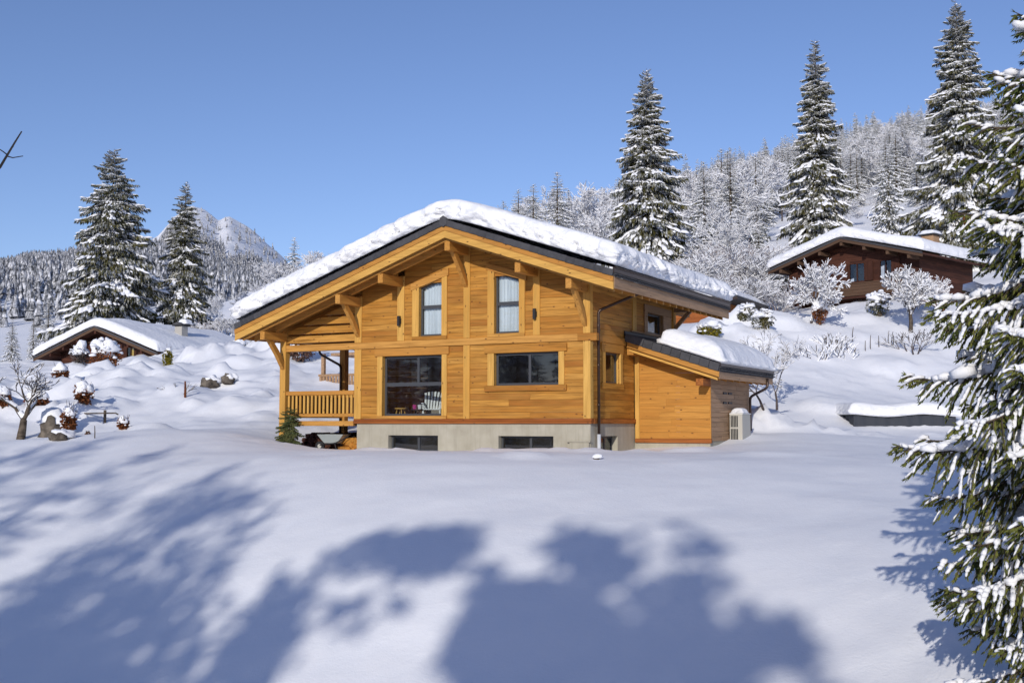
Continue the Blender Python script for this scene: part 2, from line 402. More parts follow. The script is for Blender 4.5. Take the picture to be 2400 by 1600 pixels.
def terr(x, y):
    x = np.asarray(x, float); y = np.asarray(y, float)
    z = terr_base(x, y)
    near = np.exp(-((x-2)**2/500 + (y-33)**2/60))
    z = z + fbm(x*.16, y*.16, seed=3, o=3)*.20*(1-.8*near)*sstep(0, 14, y) + fbm(x*.55, y*.75, seed=9, o=4, g=.55)*.055
    gard = sstep(42, 50, y)*(1-sstep(95, 115, y))*(sstep(-4, -9, x) + .55*sstep(11, 15, x))
    lumps = np.maximum(0, fbm(x*.62, y*.5, seed=21, o=3, g=.45)+.12)
    z = z + gard*lumps*.42 + gard*.20*np.maximum(0, fbm(x*1.5, y*1.5, seed=25, o=3))
    ch = np.zeros_like(z)
    for (px, py, Y, sx, sy, a) in ((1690,1003,41.3,1.0,.7,.55),(1735,985,43.5,1.5,1.0,.50),(1900,1003,42.8,2.0,.35,.20),(2010,1003,43,2.2,.30,.20),(2050,1067,32.5,.95,.22,.17),(2180,880,56,7,.8,.12),(600,1040,40.5,1.6,.8,.12),(2180,1480,18,1.2,2.2,.10)):
        p = at(px, py, Y); ch = ch + a*np.exp(-((x-p.x)/sx)**2 - ((y-p.y)/sy)**2)
    z = z + ch*(fbm(x*2.6, y*2.6, seed=33, o=3, g=.6)+.15)*1.6
    wob = 1+.55*fbm(x*.9, y*.9, seed=41, o=3)
    for hx, hy, r, h in HUMPS:
        d2 = ((x-hx)**2 + (y-hy)**2)/(r*r)*wob; z = z + h*.8*np.where(d2 < 1, np.maximum(0, 1-d2*d2)**1.3, 0)
    return z
def hit(px, py, Y, lo=10, hi=14):
    """where the ray through a pixel meets the snow, searched near distance Y"""
    ys = np.arange(Y-lo, Y+hi, .12); d = at(px, py, 1.0); below = d.z*ys < terr(d.x*ys, ys)
    k = np.argmax(below); y = ys[k] if below.any() and k > 0 else Y
    return Vector((d.x*y, y, gz(d.x*y, y)))
def gz(x, y): return float(terr(np.array([x]), np.array([y]))[0])

def axis(*segs):
    out = [segs[0][0]]
    for a, b, d in segs:
        n = max(1, int(round((b-a)/d))); out += list(np.linspace(a, b, n+1)[1:])
    return np.array(out)
def grid_mesh(name, X, Y, Z):
    nx, ny = X.shape[1], X.shape[0]
    V = np.stack([X, Y, Z], -1).reshape(-1, 3); i = np.arange(ny*nx).reshape(ny, nx)
    F = np.stack([i[:-1,:-1], i[:-1,1:], i[1:,1:], i[1:,:-1]], -1).reshape(-1, 4)
    return mesh_arr(name, V, F, True)
gx = axis((-7000,-1000,1500),(-1000,-190,135),(-190,-70,8),(-70,-28,1.0),(-28,32,.30),(32,80,1.0),(80,260,6),(260,1000,180),(1000,7000,1500))
gy = axis((-7000,-1000,1500),(-1000,-60,235),(-60,10,2.0),(10,62,.30),(62,105,.5),(105,180,3),(180,440,9),(440,1000,140),(1000,7000,1500))
GX, GY = np.meshgrid(gx, gy)
ground = link('snow_ground', grid_mesh('snow_ground', GX, GY, terr(GX, GY)), M['snow'])
tag(ground, 'deep fresh snow covering the bank, terrace and hillside', 'snow ground', kind='structure')

# ------------------------------------------------------------------ far trees, hill and mountain
def far_tree_proto(k):
    r = np.random.default_rng(k); V = []; F = []
    for (z0, z1, rad) in ((.08,.55,.19),(.34,.80,.135),(.6,1.0,.085)):
        n0 = len(V); V.append((r.normal(0,.008), r.normal(0,.008), z1))
        for j in range(5):
            a = 2*math.pi*(j+r.random()*.5)/5; q = rad*r.uniform(.75,1.25); V.append((q*math.cos(a), q*math.sin(a), z0+r.uniform(-.04,.06)))
        for j in range(5): F.append((n0, n0+1+j, n0+1+(j+1) % 5))
    return np.array(V), np.array(F)
def stamp(V, F, T, S, A=None):
    """copies of (V, F): T (n,3) places, S (n,) or (n,3) sizes, A (n,) turns about z"""
    n = len(T); S = np.asarray(S, float)
    if S.ndim == 1: S = np.repeat(S[:, None], 3, 1)
    P = V[None]*S[:, None, :]
    if A is not None:
        c, s = np.cos(A)[:, None], np.sin(A)[:, None]
        P = np.stack([P[..., 0]*c-P[..., 1]*s, P[..., 0]*s+P[..., 1]*c, P[..., 2]], -1)
    P = P + T[:, None, :]
    return P.reshape(-1, 3), (F[None] + (np.arange(n)*len(V))[:, None, None]).reshape(-1, F.shape[1])
def cat(parts):
    V = []; F = []; n = 0
    for v, f in parts: V.append(v); F.append(f+n); n += len(v)
    return np.concatenate(V), np.concatenate(F)
def forest_obj(name, T, H, label, cat_):
    pr = [far_tree_proto(k) for k in range(5)]; parts = []; k = rng.integers(0, 5, len(T))
    for j in range(5):
        s = k == j
        if s.any():
            S = np.stack([H[s]*rng.uniform(.8,1.2,s.sum()), H[s]*rng.uniform(.8,1.2,s.sum()), H[s]], 1)
            parts.append(stamp(*pr[j], T[s], S, rng.uniform(0, 6.28, s.sum())))
    o = link(name, mesh_arr(name, *cat(parts)), M['far_tree']); tag(o, label, cat_, kind='stuff'); return o
def horizon_z(px, py, Y): return at(px, py, Y).z
# wooded valley side at the left, crest about 1.2 km off
def side_h(x, y):
    px = 1200 + FPX*x/np.maximum(y, 50)
    crest = np.interp(px, [-1200,-600,-200,0,60,140,350,520,640,760,900], [640,600,628,640,622,616,590,640,690,735,780])
    zc = 1250*(990-crest)/FPX; t = np.clip((y-430)/(1250-430), 0, 1.25)
    z0 = 430*(990-795)/FPX
    z = z0 + (zc-z0)*np.where(t < 1, t**.9, 1-(t-1)*1.5)
    return z + fbm(x*.006, y*.006, seed=51, o=4)*14*np.clip(t*3, 0, 1)
hx = axis((-1900,-100,14)); hy = axis((425,1500,14)); HX, HY = np.meshgrid(hx, hy)
tag(link('wooded_valley_side', grid_mesh('wooded_valley_side', HX, HY, side_h(HX, HY)), M['snow_far']), 'long snowy valley side wooded with frosted spruces', 'hill', kind='structure')
n = 13500; ty = 425 + 850*np.sqrt(rng.random(n)); tpx = rng.uniform(-900, 860, n); tx = (tpx-1200)/FPX*ty
forest_obj('valley_forest', np.stack([tx, ty, side_h(tx, ty)-1], 1), rng.uniform(9, 17, n), 'frosted spruce forest covering the valley side', 'forest')
# mountain
def mtn_h(x, y):
    px = 1200 + FPX*x/np.maximum(y, 200)
    crest = np.interp(px, [-300,100,250,345,365,400,440,470,492,505,515,530,548,575,600,625,650,672,690,730,800,950],
                          [700,660,610,560,548,505,478,488,503,514,506,501,512,530,548,572,592,615,650,690,740,790])
    zc = 2700*(990-crest)/FPX; t = (y-1300)/(2700-1300)
    z = 90 + (zc-90)*np.where(t < 1, np.clip(t, 0, 1)**1.25, np.clip(1-(t-1)*1.2, 0, 1))
    w = np.clip(t*2.2, 0, 1)*np.clip(1.25-np.abs(t-.75), .3, 1)
    rid = 1-np.abs(fbm(x*.0042+y*.0012, y*.0030, seed=71, o=5, g=.55))*2
    return z + w*(rid-.6)*46*np.clip(1.04-t, .12, 1) + w*fbm(x*.02, y*.02, seed=77, o=3)*9*np.clip(1.1-t, .35, 1)
mx_ = axis((-1500,-300,7)); my_ = axis((1290,3000,9)); MX, MY = np.meshgrid(mx_, my_)
tag(link('mountain', grid_mesh('mountain', MX, MY, mtn_h(MX, MY)), M['mountain']), 'rocky snow-covered mountain peak above the wooded valley', 'mountain', kind='structure')
n = 15000; ty = rng.uniform(1400, 2690, n); tpx = rng.uniform(240, 800, n); tx = (tpx-1200)/FPX*ty; tz = mtn_h(tx, ty); py = 990-FPX*tz/ty
tl = np.interp(tpx, [240,345,400,450,500,560,620,680,800], [575,575,548,545,575,610,640,650,700]) + fbm(tpx*.03, py*.03, seed=5)*34
keep = (py > tl-10) | (rng.random(n) < .05)
forest_obj('mountain_forest', np.stack([tx, ty, tz-1.5], 1)[keep], rng.uniform(10, 20, keep.sum()), 'frosted spruce forest on the lower mountain slope', 'forest')
# ------------------------------------------------------------------ snow lying on roofs and boxes
def snow_slab(name, x0, x1, y0, y1, zf, T, parent, r=.4, edge=.5, du=.11, seed=0, rough=.10, over=.04, mat=None, K=6, wave=.15):
    nx = max(4, int((x1-x0)/du)); ny = max(4, int((y1-y0)/du))
    X, Y = np.meshgrid(np.linspace(x0, x1, nx+1), np.linspace(y0, y1, ny+1))
    d = np.minimum(np.minimum(X-x0, x1-X), np.minimum(Y-y0, y1-Y))
    q = np.clip(d/r, 0, 1); prof = edge + (1-edge)*np.sqrt(1-(1-q)**2)
    t = T*(1 + wave*fbm(X*.35+5, Y*.35, seed=seed, o=3))*prof + .05*(1-q)*fbm(X*2.5, Y*2.5, seed=seed+4, o=2)
    w = np.exp(-d/.22)
    jx = fbm(X*1.6, Y*1.6, seed=seed+8, o=4, g=.6)*rough*.7*w; jy = fbm(X*1.6+9, Y*1.6, seed=seed+9, o=4, g=.6)*rough*.7*w
    zb = zf(X, Y)
    V = np.stack([X+jx, Y+jy, zb+t], -1).reshape(-1, 3); i = np.arange((ny+1)*(nx+1)).reshape(ny+1, nx+1)
    F = [np.stack([i[:-1,:-1], i[:-1,1:], i[1:,1:], i[1:,:-1]], -1).reshape(-1, 4)]
    loop = np.concatenate([i[0,:-1], i[:-1,-1], i[-1,:0:-1], i[:0:-1,0]]); m = len(loop)
    xs, ys, bs_ = X.ravel()[loop], Y.ravel()[loop], zb.ravel()[loop]
    ox = np.where(xs >= x1-1e-6, 1., np.where(xs <= x0+1e-6, -1., 0.)); oy = np.where(ys >= y1-1e-6, 1., np.where(ys <= y0+1e-6, -1., 0.))
    top = V[loop]; rows = [loop]; n0 = len(V); VV = [V]
    for k in range(1, K+1):
        s = k/K; z = top[:, 2]*(1-s) + (bs_+.012)*s
        al = np.where(np.abs(ox) > np.abs(oy), ys, xs)
        b = over*math.sin(math.pi*s*.9) + rough*fbm(al*2.6+3, z*3.6, seed=seed+12, o=4, g=.85)*math.sin(math.pi*min(1, s*.95+.05)) - (.05 if k == K else 0)
        VV.append(np.stack([top[:, 0]*(1-s)+xs*s + ox*b, top[:, 1]*(1-s)+ys*s + oy*b, z], -1))
        cur = np.arange(n0, n0+m); n0 += m; pv = rows[-1]
        F.append(np.stack([pv, cur, np.roll(cur, -1), np.roll(pv, -1)], -1)); rows.append(cur)
    return link(name, mesh_arr(name, np.concatenate(VV), np.concatenate(F), True), mat or M['snow_roof'], parent)

# ------------------------------------------------------------------ the timber chalet
HA = R(28.4); HO = at(1384, 992.7, 36.0)
H = empty('timber_chalet', HO, -HA)
tag(H, 'honey-coloured new timber chalet on concrete plinth with thick roof snow', 'chalet')
def hw(x, y, z=0.):      # chalet coordinates to the world
    return Vector((HO.x + x*math.cos(HA) + y*math.sin(HA), HO.y - x*math.sin(HA) + y*math.cos(HA), HO.z + z))
XR, SL = -4.66, .343; SA = math.atan(SL)
def zt(x): return 6.86 - SL*abs(x-XR)
def under_roof(poly, off=.33):
    poly = clip_poly(poly, SL, 1, 6.86-off+SL*XR); return clip_poly(poly, -SL, 1, 6.86-off-SL*XR) if poly else poly

def rows(a0, a1, z0, z1, pitch, holes, fn, split=.35):
    n = max(1, int(round((z1-z0)/pitch))); p = (z1-z0)/n
    for k in range(n):
        za, zb = z0+k*p+.0025, z0+(k+1)*p-.0025
        spans = [(a0, a1)]
        for h in holes:
            if h[2] < zb and h[3] > za:
                new = []
                for s in spans:
                    if h[1] <= s[0] or h[0] >= s[1]: new.append(s); continue
                    if h[0]-s[0] > .04: new.append((s[0], h[0]))
                    if s[1]-h[1] > .04: new.append((h[1], s[1]))
                    if h[2]-za > .02: fn(max(s[0], h[0]), min(s[1], h[1]), za, h[2])
                    if zb-h[3] > .02: fn(max(s[0], h[0]), min(s[1], h[1]), h[3], zb)
                spans = new
        for s in spans:
            if s[1]-s[0] > 1.6 and random.random() < split:
                c = s[0] + (s[1]-s[0])*random.uniform(.25, .75); fn(s[0], c-.0015, za, zb); fn(c+.0015, s[1], za, zb)
            else: fn(s[0], s[1], za, zb)
def fplank(x0, x1, z0, z1):
    d = random.uniform(-.004, .006); poly = under_roof([(x0,z0),(x1,z0),(x1,z1),(x0,z1)])
    if len(poly) < 3: return
    if len(poly) == 4 and abs(poly[2][1]-z1) < 1e-6 and abs(poly[3][1]-z1) < 1e-6 and abs(poly[2][0]-x1) < 1e-6 and abs(poly[3][0]-x0) < 1e-6:
        bar('plank', x0, x1, d, d+.05, z0, z1, M['plank0'], H, .005)
    else: board('plank', poly, d, d+.05, M['plank0'], H)
def splank(y0, y1, z0, z1):
    d = random.uniform(-.004, .006); bar('plank', -.05-d, -d, y0, y1, z0, z1, M['plank1'], H, .005)

WB = (-8.17, -5.66, .28, 2.40); WR = (-3.57, -1.13, 1.28, 2.38)
UL = [(-6.62, 3.08), (-5.67, 3.08), (-5.67, 5.10), (-6.62, 4.81)]; UR = [(-3.56, 3.06), (-2.60, 3.06), (-2.60, 4.88), (-3.56, 5.17)]
holes_low = [WB, WR]
rows(-9.11, -4.79, .17, 2.70, .205, holes_low, fplank); rows(-4.53, -.24, .17, 2.70, .205, holes_low, fplank)
holes_up = [(-6.62, -5.67, 3.08, 4.95), (-3.56, -2.60, 3.06, 5.02)]
for a, b in ((-9.11,-7.55), (-7.25,-4.79), (-4.53,-2.08), (-1.82,-.24)): rows(a, b, 2.94, 6.65, .205, holes_up, fplank)
SW = (5.02, 6.62, 3.32, 4.05); SWL = (1.15, 2.43, 1.36, 2.40)
rows(.22, 3.76, .17, 2.70, .205, [SWL], splank); rows(.22, 8.0, 2.94, 4.92, .205, [SW], splank)
for k in range(23):       # wall beside the porch and the back wall
    z0 = .17+k*.205
    bar('plank', -9.30, -9.25, .2, 8.0, z0+.003, z0+.202, M['plank1'], H, .005)
for x0, x1, z0, z1 in ((-9.3, 0, .17, 5.2),): board('rear_wall', under_roof([(x0,z0),(x1,z0),(x1,6.6),(x0,6.6)]), 7.95, 8.0, M['plank0'], H)
# posts, bands, base boards
for x0, x1, lo in ((-9.42,-9.11,1), (-7.55,-7.25,0), (-4.79,-4.53,1), (-2.08,-1.82,0), (-.24,.02,1)):
    top = min(zt(x0), zt(x1))-.60
    bar('post', x0, x1, -.035, .20, 2.94, top, M['post2'], H, .01)
    if lo: bar('post', x0, x1, -.035, .20, .165, 2.70, M['post2'], H, .01)
bar('floor_band', -12.75, -.42, -.06, .16, 2.70, 2.94, M['beam0'], H, .01)
bar('floor_band', -.417, .26, -.065, .16, 2.70, 2.94, M['plank0'], H, .01)
bar('floor_band', -.2, .06, .165, 8.0, 2.70, 2.94, M['beam1'], H, .01)
for y0, y1 in ((3.62, 3.95), (7.74, 8.03)): bar('post', -.2, .035, y0, y1, 2.95, 4.75, M['post2'], H, .01)
for z0, z1, y in ((0.0, .085, -.075), (.085, .165, -.05)): bar('base_board', -9.42, .06, y, .15, z0+.001, z1, M['red0'], H, .01)
bar('base_board', -.15, .07, .151, 3.80, 0.001, .165, M['red1'], H, .01)
# concrete plinth with its openings
pl = MB(); yy = .0
def wallx(x0, x1, z0, z1): pl.box(x0, x1, .0, .30, z0, z1)
for x0, x1 in ((-9.29,-7.91), (-5.82,-3.41), (-1.34,-.30)): wallx(x0, x1, -1.7, -.411)
wallx(-9.29, -.30, -.411, 0.0); wallx(-7.91, -5.82, -1.7, -.98); wallx(-3.41, -1.34, -1.7, -.98)
for y0, y1, z0, z1 in ((0,.77,-1.7,0.), (.77,2.23,-.412,0.), (.77,2.23,-1.7,-1.0), (2.23,8.0,-1.7,0.)): pl.box(-.299, -.001, y0, y1, z0, z1)
pl.box(-9.29, -9.0, .31, 8.0, -1.7, 0.0); pl.box(-9.0, -.3, 7.7, 8.0, -1.7, 0.0)
pl.build('plinth', M['concrete'], H)
bar('meter_box', -.72, -.02, -.10, .0, -1.4, -.60, M['concrete'], H, .01)
bar('meter_box_ledge', -.80, .04, -.13, .0, -.60, -.55, M['concrete'], H, .01)

# windows: frame (part), panes, trims, sills and lintels (sub-parts)
def window(B, P, ax, op, mull=(), trans=(), fw=.065, depth=.11, pane_d=.135, curtain=False):
    """B(a0,a1,d0,d1,z0,z1) -> box bounds, op: opening corners (a,z) counter-clockwise from lower left (top edge may slope)"""
    (a0, zb), (a1, _), (_, zr), (_, zl) = op
    def ztop(a): return zl + (zr-zl)*(a-a0)/(a1-a0)
    mb = MB()
    def q(p0, p1, p2, p3, d0, d1):
        pts = []
        for d in (d0, d1):
            for (a, z) in (p0, p1, p2, p3):
                b = B(a, a, d, d, z, z); pts.append((b[0], b[2], b[4]))
        mb.add(pts, [(0,1,2,3), (7,6,5,4), (0,4,5,1), (1,5,6,2), (2,6,7,3), (3,7,4,0)])
    d0, d1 = depth, depth+.07
    q((a0,zb),(a1,zb),(a1,zb+fw),(a0,zb+fw), d0, d1)
    q((a0,ztop(a0)-fw),(a1,ztop(a1)-fw),(a1,ztop(a1)),(a0,ztop(a0)), d0, d1)
    q((a0,zb+fw),(a0+fw,zb+fw),(a0+fw,ztop(a0+fw)-fw),(a0,ztop(a0)-fw), d0+.002, d1-.002)
    q((a1-fw,zb+fw),(a1,zb+fw),(a1,ztop(a1)-fw),(a1-fw,ztop(a1-fw)-fw), d0+.002, d1-.002)
    for (a, z0, z1) in mull:
        t = z1 if z1 is not None else ztop(a)-fw
        q((a-.045,z0 or zb+fw),(a+.045,z0 or zb+fw),(a+.045,t),(a-.045,t), d0+.004, d1-.004)
    for (z0, z1) in trans: q((a0+fw,z0),(a1-fw,z0),(a1-fw,z1),(a0+fw,z1), d0-.01, d1-.006)
    f = mb.build('window', M['frame'], H)
    cols = [a0+fw] + sorted(set(m_[0] for m_ in mull)) + [a1-fw]
    lev = [zb+fw] + [v for t in trans for v in t] + [None]
    for k in range(0, len(lev), 2):
        z0, z1 = lev[k], lev[k+1]
        cs = [a0+fw] + [m_[0] for m_ in mull if (m_[1] is None or m_[1] <= z0+.02) and (m_[2] is None or z1 is None or m_[2] >= z1-.02)] + [a1-fw]
        for c0, c1 in zip(cs[:-1], cs[1:]):
            g0 = c0+.045 if c0 != a0+fw else c0; g1 = c1-.045 if c1 != a1-fw else c1
            t0, t1 = (z1, z1) if z1 is not None else (ztop(g0)-fw, ztop(g1)-fw)
            w = MB(); pts = []
            for d in (pane_d, pane_d+.012):
                for (a, z) in ((g0-.004,z0-.004),(g1+.004,z0-.004),(g1+.004,t1+.004),(g0-.004,t0+.004)):
                    b = B(a, a, d, d, z, z); pts.append((b[0], b[2], b[4]))
            w.add(pts, [(0,1,2,3), (7,6,5,4), (0,4,5,1), (1,5,6,2), (2,6,7,3), (3,7,4,0)]).build('pane', M['glass'], f)
    if curtain:
        n = 40; V = []; F = []
        for i in range(n+1):
            a = a0+.05+(a1-a0-.1)*i/n; d = .24+.025*math.sin(i*1.1)+.012*math.sin(i*2.3+1)
            for z in (zb+.05, ztop(a)-.04-.03*abs(math.sin(i*.45))):
                b = B(a, a, d, d, z, z); V.append((b[0], b[2], b[4]))
        for i in range(n): F.append((2*i, 2*i+2, 2*i+3, 2*i+1))
        o = link('curtain', mesh_arr('curtain', V, F, True), M['curtain'], H)
    return f
def BF(a0, a1, d0, d1, z0, z1): return (a0, a1, d0, d1, z0, z1)
def BS(a0, a1, d0, d1, z0, z1): return (-d1, -d0, a0, a1, z0, z1)
def trim(B, name, a0, a1, d0, d1, z0, z1, m, par): b = B(a0, a1, d0, d1, z0, z1); return bar(name, *b, m, par, .008)
# big sliding window
w = window(BF, H, 0, [(WB[0]+.02,.28),(WB[1],.28),(WB[1],2.40),(WB[0]+.02,2.40)], mull=((-6.72, 1.46, None),), trans=((1.33, 1.46),), fw=.075)
trim(BF, 'window_trim', -8.39, -8.17, -.05, .20, .27, 2.41, M['post2'], w); trim(BF, 'window_trim', -5.66, -5.45, -.05, .20, .27, 2.41, M['post2'], w)
trim(BF, 'lintel', -8.50, -5.36, -.07, .22, 2.41, 2.685, M['beam0'], w); trim(BF, 'sill', -8.39, -5.45, -.075, .20, .168, .27, M['beam0'], w)
# wide window
w = window(BF, H, 0, [(WR[0]+.02,1.29),(WR[1],1.29),(WR[1],2.38),(WR[0]+.02,2.38)], mull=((-2.27, None, None),), fw=.08)
trim(BF, 'window_trim', -3.82, -3.57, -.05, .20, 1.285, 2.385, M['post2'], w); trim(BF, 'window_trim', -1.13, -.92, -.05, .20, 1.285, 2.385, M['post2'], w)
trim(BF, 'lintel', -3.93, -.82, -.07, .22, 2.385, 2.65, M['plank0'], w); trim(BF, 'sill', -3.93, -.84, -.075, .20, 1.09, 1.283, M['plank0'], w)
# raked upper windows
for op, m0, m1, tr_ in ((UL, (-6.90,-6.62), (-5.67,-5.45), (4.05,4.17)), (UR, (-3.82,-3.56), (-2.60,-2.38), (4.02,4.14))):
    w = window(BF, H, 0, op, trans=(tr_,), curtain=True)
    zb = op[0][1]
    for a, b, side in ((m0[0], m0[1], 0), (m1[0], m1[1], 1)):
        s = (op[2][1]-op[3][1])/(op[1][0]-op[0][0]); f0 = op[3][1]+s*(a-op[0][0]); f1 = op[3][1]+s*(b-op[0][0])
        board('window_trim', [(a,zb-.01),(b,zb-.01),(b,f1-.002),(a,f0-.002)], -.05, .20, M['post2'], w)
    a, b = m0[0]-.06, m1[1]+.06; f0 = op[3][1]+s*(a-op[0][0]); f1 = op[3][1]+s*(b-op[0][0])
    board('lintel', [(a,f0),(b,f1),(b,f1+.24),(a,f0+.24)], -.065, .22, M['beam0'], w)
    trim(BF, 'sill', m0[0], m1[1], -.07, .20, 2.945, zb-.012, M['plank0'], w)
# side windows
w = window(BS, H, 1, [(SW[0],SW[2]),(SW[1],SW[2]),(SW[1],SW[3]),(SW[0],SW[3])])
trim(BS, 'window_trim', 4.72, 5.02, -.05, .18, SW[2], SW[3], M['annex1'], w); trim(BS, 'window_trim', 6.62, 7.45, -.05, .18, SW[2], SW[3], M['annex1'], w)
trim(BS, 'lintel', 4.72, 7.45, -.055, .18, SW[3]+.002, 4.34, M['annex1'], w); trim(BS, 'sill', 4.72, 7.45, -.055, .18, 3.2, SW[2]-.002, M['annex1'], w)
w = window(BS, H, 1, [(SWL[0],SWL[2]),(SWL[1],SWL[2]),(SWL[1],SWL[3]),(SWL[0],SWL[3])])
trim(BS, 'window_trim', .93, 1.15, -.05, .18, SWL[2], SWL[3], M['post2'], w); trim(BS, 'window_trim', 2.43, 2.62, -.05, .18, SWL[2], SWL[3], M['post2'], w)
trim(BS, 'lintel', .85, 2.70, -.055, .18, SWL[3]+.002, 2.69, M['beam1'], w); trim(BS, 'sill', .85, 2.70, -.055, .18, 1.16, SWL[2]-.002, M['plank1'], w)
# basement windows
window(BF, H, 0, [(-7.905,-.979),(-5.825,-.979),(-5.825,-.413),(-7.905,-.413)], mull=((-6.75, None, None),), fw=.07, depth=.20, pane_d=.225)
window(BF, H, 0, [(-3.405,-.979),(-1.345,-.979),(-1.345,-.413),(-3.405,-.413)], mull=((-2.28, None, None),), fw=.07, depth=.20, pane_d=.225)
window(BS, H, 1, [(.775,-.999),(2.225,-.999),(2.225,-.414),(.775,-.414)], mull=((1.6, None, None),), fw=.07, depth=.20, pane_d=.225)

# inside: closed rooms so the glass looks into shade
mb = MB(); mb.box(-9.2, -.07, .08, 7.9, .02, .12); mb.build('inside_floor', M['beam0'], H)
mb = MB(); mb.box(-9.2, -.07, .08, 7.9, 2.72, 2.9); mb.build('inside_ceiling', M['plaster'], H)
mb = MB(); mb.box(-9.2, -.07, 4.6, 4.7, .12, 2.72); mb.box(-4.72, -4.60, .3, 4.6, .12, 2.72); mb.build('inside_wall', M['plaster'], H)
mb = MB(); mb.box(-9.2, -.07, .75, .80, 2.9, 4.5); mb.build('attic_partition', M['plaster'], H)
mb = MB(); mb.box(-9.0, -.3, 1.6, 1.65, -1.6, 0.0); mb.build('cellar_wall', M['plaster'], H)
bar('inside_door', -8.6, -7.75, 4.50, 4.6, .12, 2.2, M['plank2'], H)
bar('inside_cupboard', -7.3, -6.5, 3.9, 4.5, .12, 1.0, M['plank0'], H)

# roof: deck, verge and eave tiles, barge boards, rafters, soffit boards, purlins, braces
YF, YB = -1.5, 10.25; XL, XE = -13.83, 1.50
def slope_poly(x0, x1, top, bot): return [(x0, zt(x0)-bot), (x1, zt(x1)-bot), (x1, zt(x1)-top), (x0, zt(x0)-top)]
for a, b in ((XL, XR-.001), (XR+.001, XE)): board('roof_deck', slope_poly(a, b, .03, .215), YF+.04, YB, M['slate'], H)
vt = cbox_mesh('verge_tile', .345, .13, .205, .008); vt.materials.append(M['slate'])
def tile_row(x0, x1, sgn, y, zfun, ang, n, me, par, dz):
    for k in range(n):
        x = x0 + (x1-x0)*(k+.5)/n
        o = link('verge_tile', me, None, par, (x, y + random.uniform(-.006,.006), zfun(x)+dz+random.uniform(-.004,.004)), (0, sgn*(ang-.035), random.uniform(-.01,.01)))
nL = int(9.17/math.cos(SA)/.33); nR = int(6.16/math.cos(SA)/.33)
tile_row(XR-.06, XL+.02, -1, YF-.01, zt, SA, nL, vt, H, -.115); tile_row(XR+.06, XE-.02, 1, YF-.01, zt, SA, nR, vt, H, -.115)
tile_row(XR-.06, XL+.02, -1, YB, zt, SA, nL, vt, H, -.115); tile_row(XR+.06, XE-.02, 1, YB, zt, SA, nR, vt, H, -.115)
MB().prism([(-.16,-.20),(0,-.28),(.16,-.20),(.12,.03),(.0,.10),(-.12,.03)], YF-.10, YF+.3).build('ridge_tile', M['slate'], H, loc=(XR, 0, zt(XR)))
def eave_tiles(xe, ze, ang, y0, y1, par, dz=0):
    mb = MB(); pts = [(-.30,-.148),(.0,-.148),(.035,-.135),(.06,-.10),(.07,-.05),(.075,0),(.07,.05),(.06,.10),(.035,.135),(0,.148),(-.30,.148)]
    mb.prism(pts, -.02, .02, 'z'); me = bpy.data.meshes.new('eave_tile'); me.from_pydata(mb.v, [], mb.f); me.materials.append(M['slate'])
    n = int((y1-y0)/.30)
    for k in range(n):
        link('eave_tile', me, None, par, (xe, y0+(k+.5)*(y1-y0)/n, ze+dz+random.uniform(-.004,.004)), (0, ang, 0))
eave_tiles(XE, zt(XE)-.12, SA, YF, YB, H); eave_tiles(XE, zt(XE)-.20, SA, YF+.15, YB+.1, H)
def snow_guard(x, z, y0, y1, par, h=.17):
    bar('snow_guard', x, x+.05, y0, y1, z, z+h, M['metal'], par, .01)
    bar('snow_guard_lip', x+.045, x+.10, y0, y1, z+h-.015, z+h+.012, M['metal'], par, .004)
snow_guard(XE-.02, zt(XE)-.10, YF-.05, YB, H)
for a, b in ((XL, XR-.0005), (XR+.0005, XE-.03)):
    board('barge_board', slope_poly(a, b, .218, .385), YF-.03, YF+.06, M['beam0'], H)
    board('barge_board', slope_poly(a+(.0 if a < -5 else 0), b, .387, .63), YF, YF+.055, M['post0'], H)
    n = int(round((b-a)/.2))
    for k in range(n):
        c0 = a+(b-a)*k/n; c1 = a+(b-a)*(k+1)/n
        board('soffit_board', slope_poly(c0+.002, c1-.002, .42, .445), YF+.07, YB-.06, M['beam1'], H)
for y in [-1.27, -.62] + [.42+.655*k for k in range(15)]:
    for a, b in ((XL+.22, XR-.0005), (XR+.0005, XE-.10)): board('rafter', slope_poly(a, b, .447, .70), y-.05, y+.05, M['beam0'], H)
bar('fascia', XE-.06, XE-.015, YF+.06, YB-.06, zt(XE)-.57, zt(XE)-.215, M['annex1'], H, .008)
bar('fascia', XL+.015, XL+.06, YF+.06, YB-.06, zt(XL)-.57, zt(XL)-.26, M['beam1'], H, .008)
for x, h, y1, br in ((-4.68,.38,.1,1), (-7.41,.33,.1,0), (-9.25,.33,9.9,1), (-12.69,.31,9.9,1), (-1.99,.33,.1,0), (-.16,.33,9.9,1)):
    zp = zt(x)-.702 if x != -4.68 else 6.20
    bar('purlin', x-.105, x+.105, -1.30, y1, zp-h, zp, M['beam1'], H, .012)
    if br:
        zb = zp-h
        board('brace', [(-1.0,zb),(-.78,zb),(-.42,zb-.36),(-.036,zb-.92),(-.036,zb-1.12),(-.16,zb-1.02),(-.55,zb-.50)], x-.075, x+.075, M['beam2'], H, 'x')
bar('purlin', -.16+.0, .95, 7.8, 7.95, 4.30, 4.52, M['annex1'], H); 
board('brace', [(.03,3.75),(.03,3.55),(.75,4.30),(.55,4.30)], 7.80, 7.92, M['annex1'], H)
snow_slab('roof_snow', XL-.02, XE+.04, YF-.02, YB+.02, lambda x, y: 6.86-SL*np.sqrt((x-XR)**2+.25)+.15, .74, H, r=.36, edge=.68, du=.08, seed=2, rough=.36, over=.06, K=11, wave=.10)

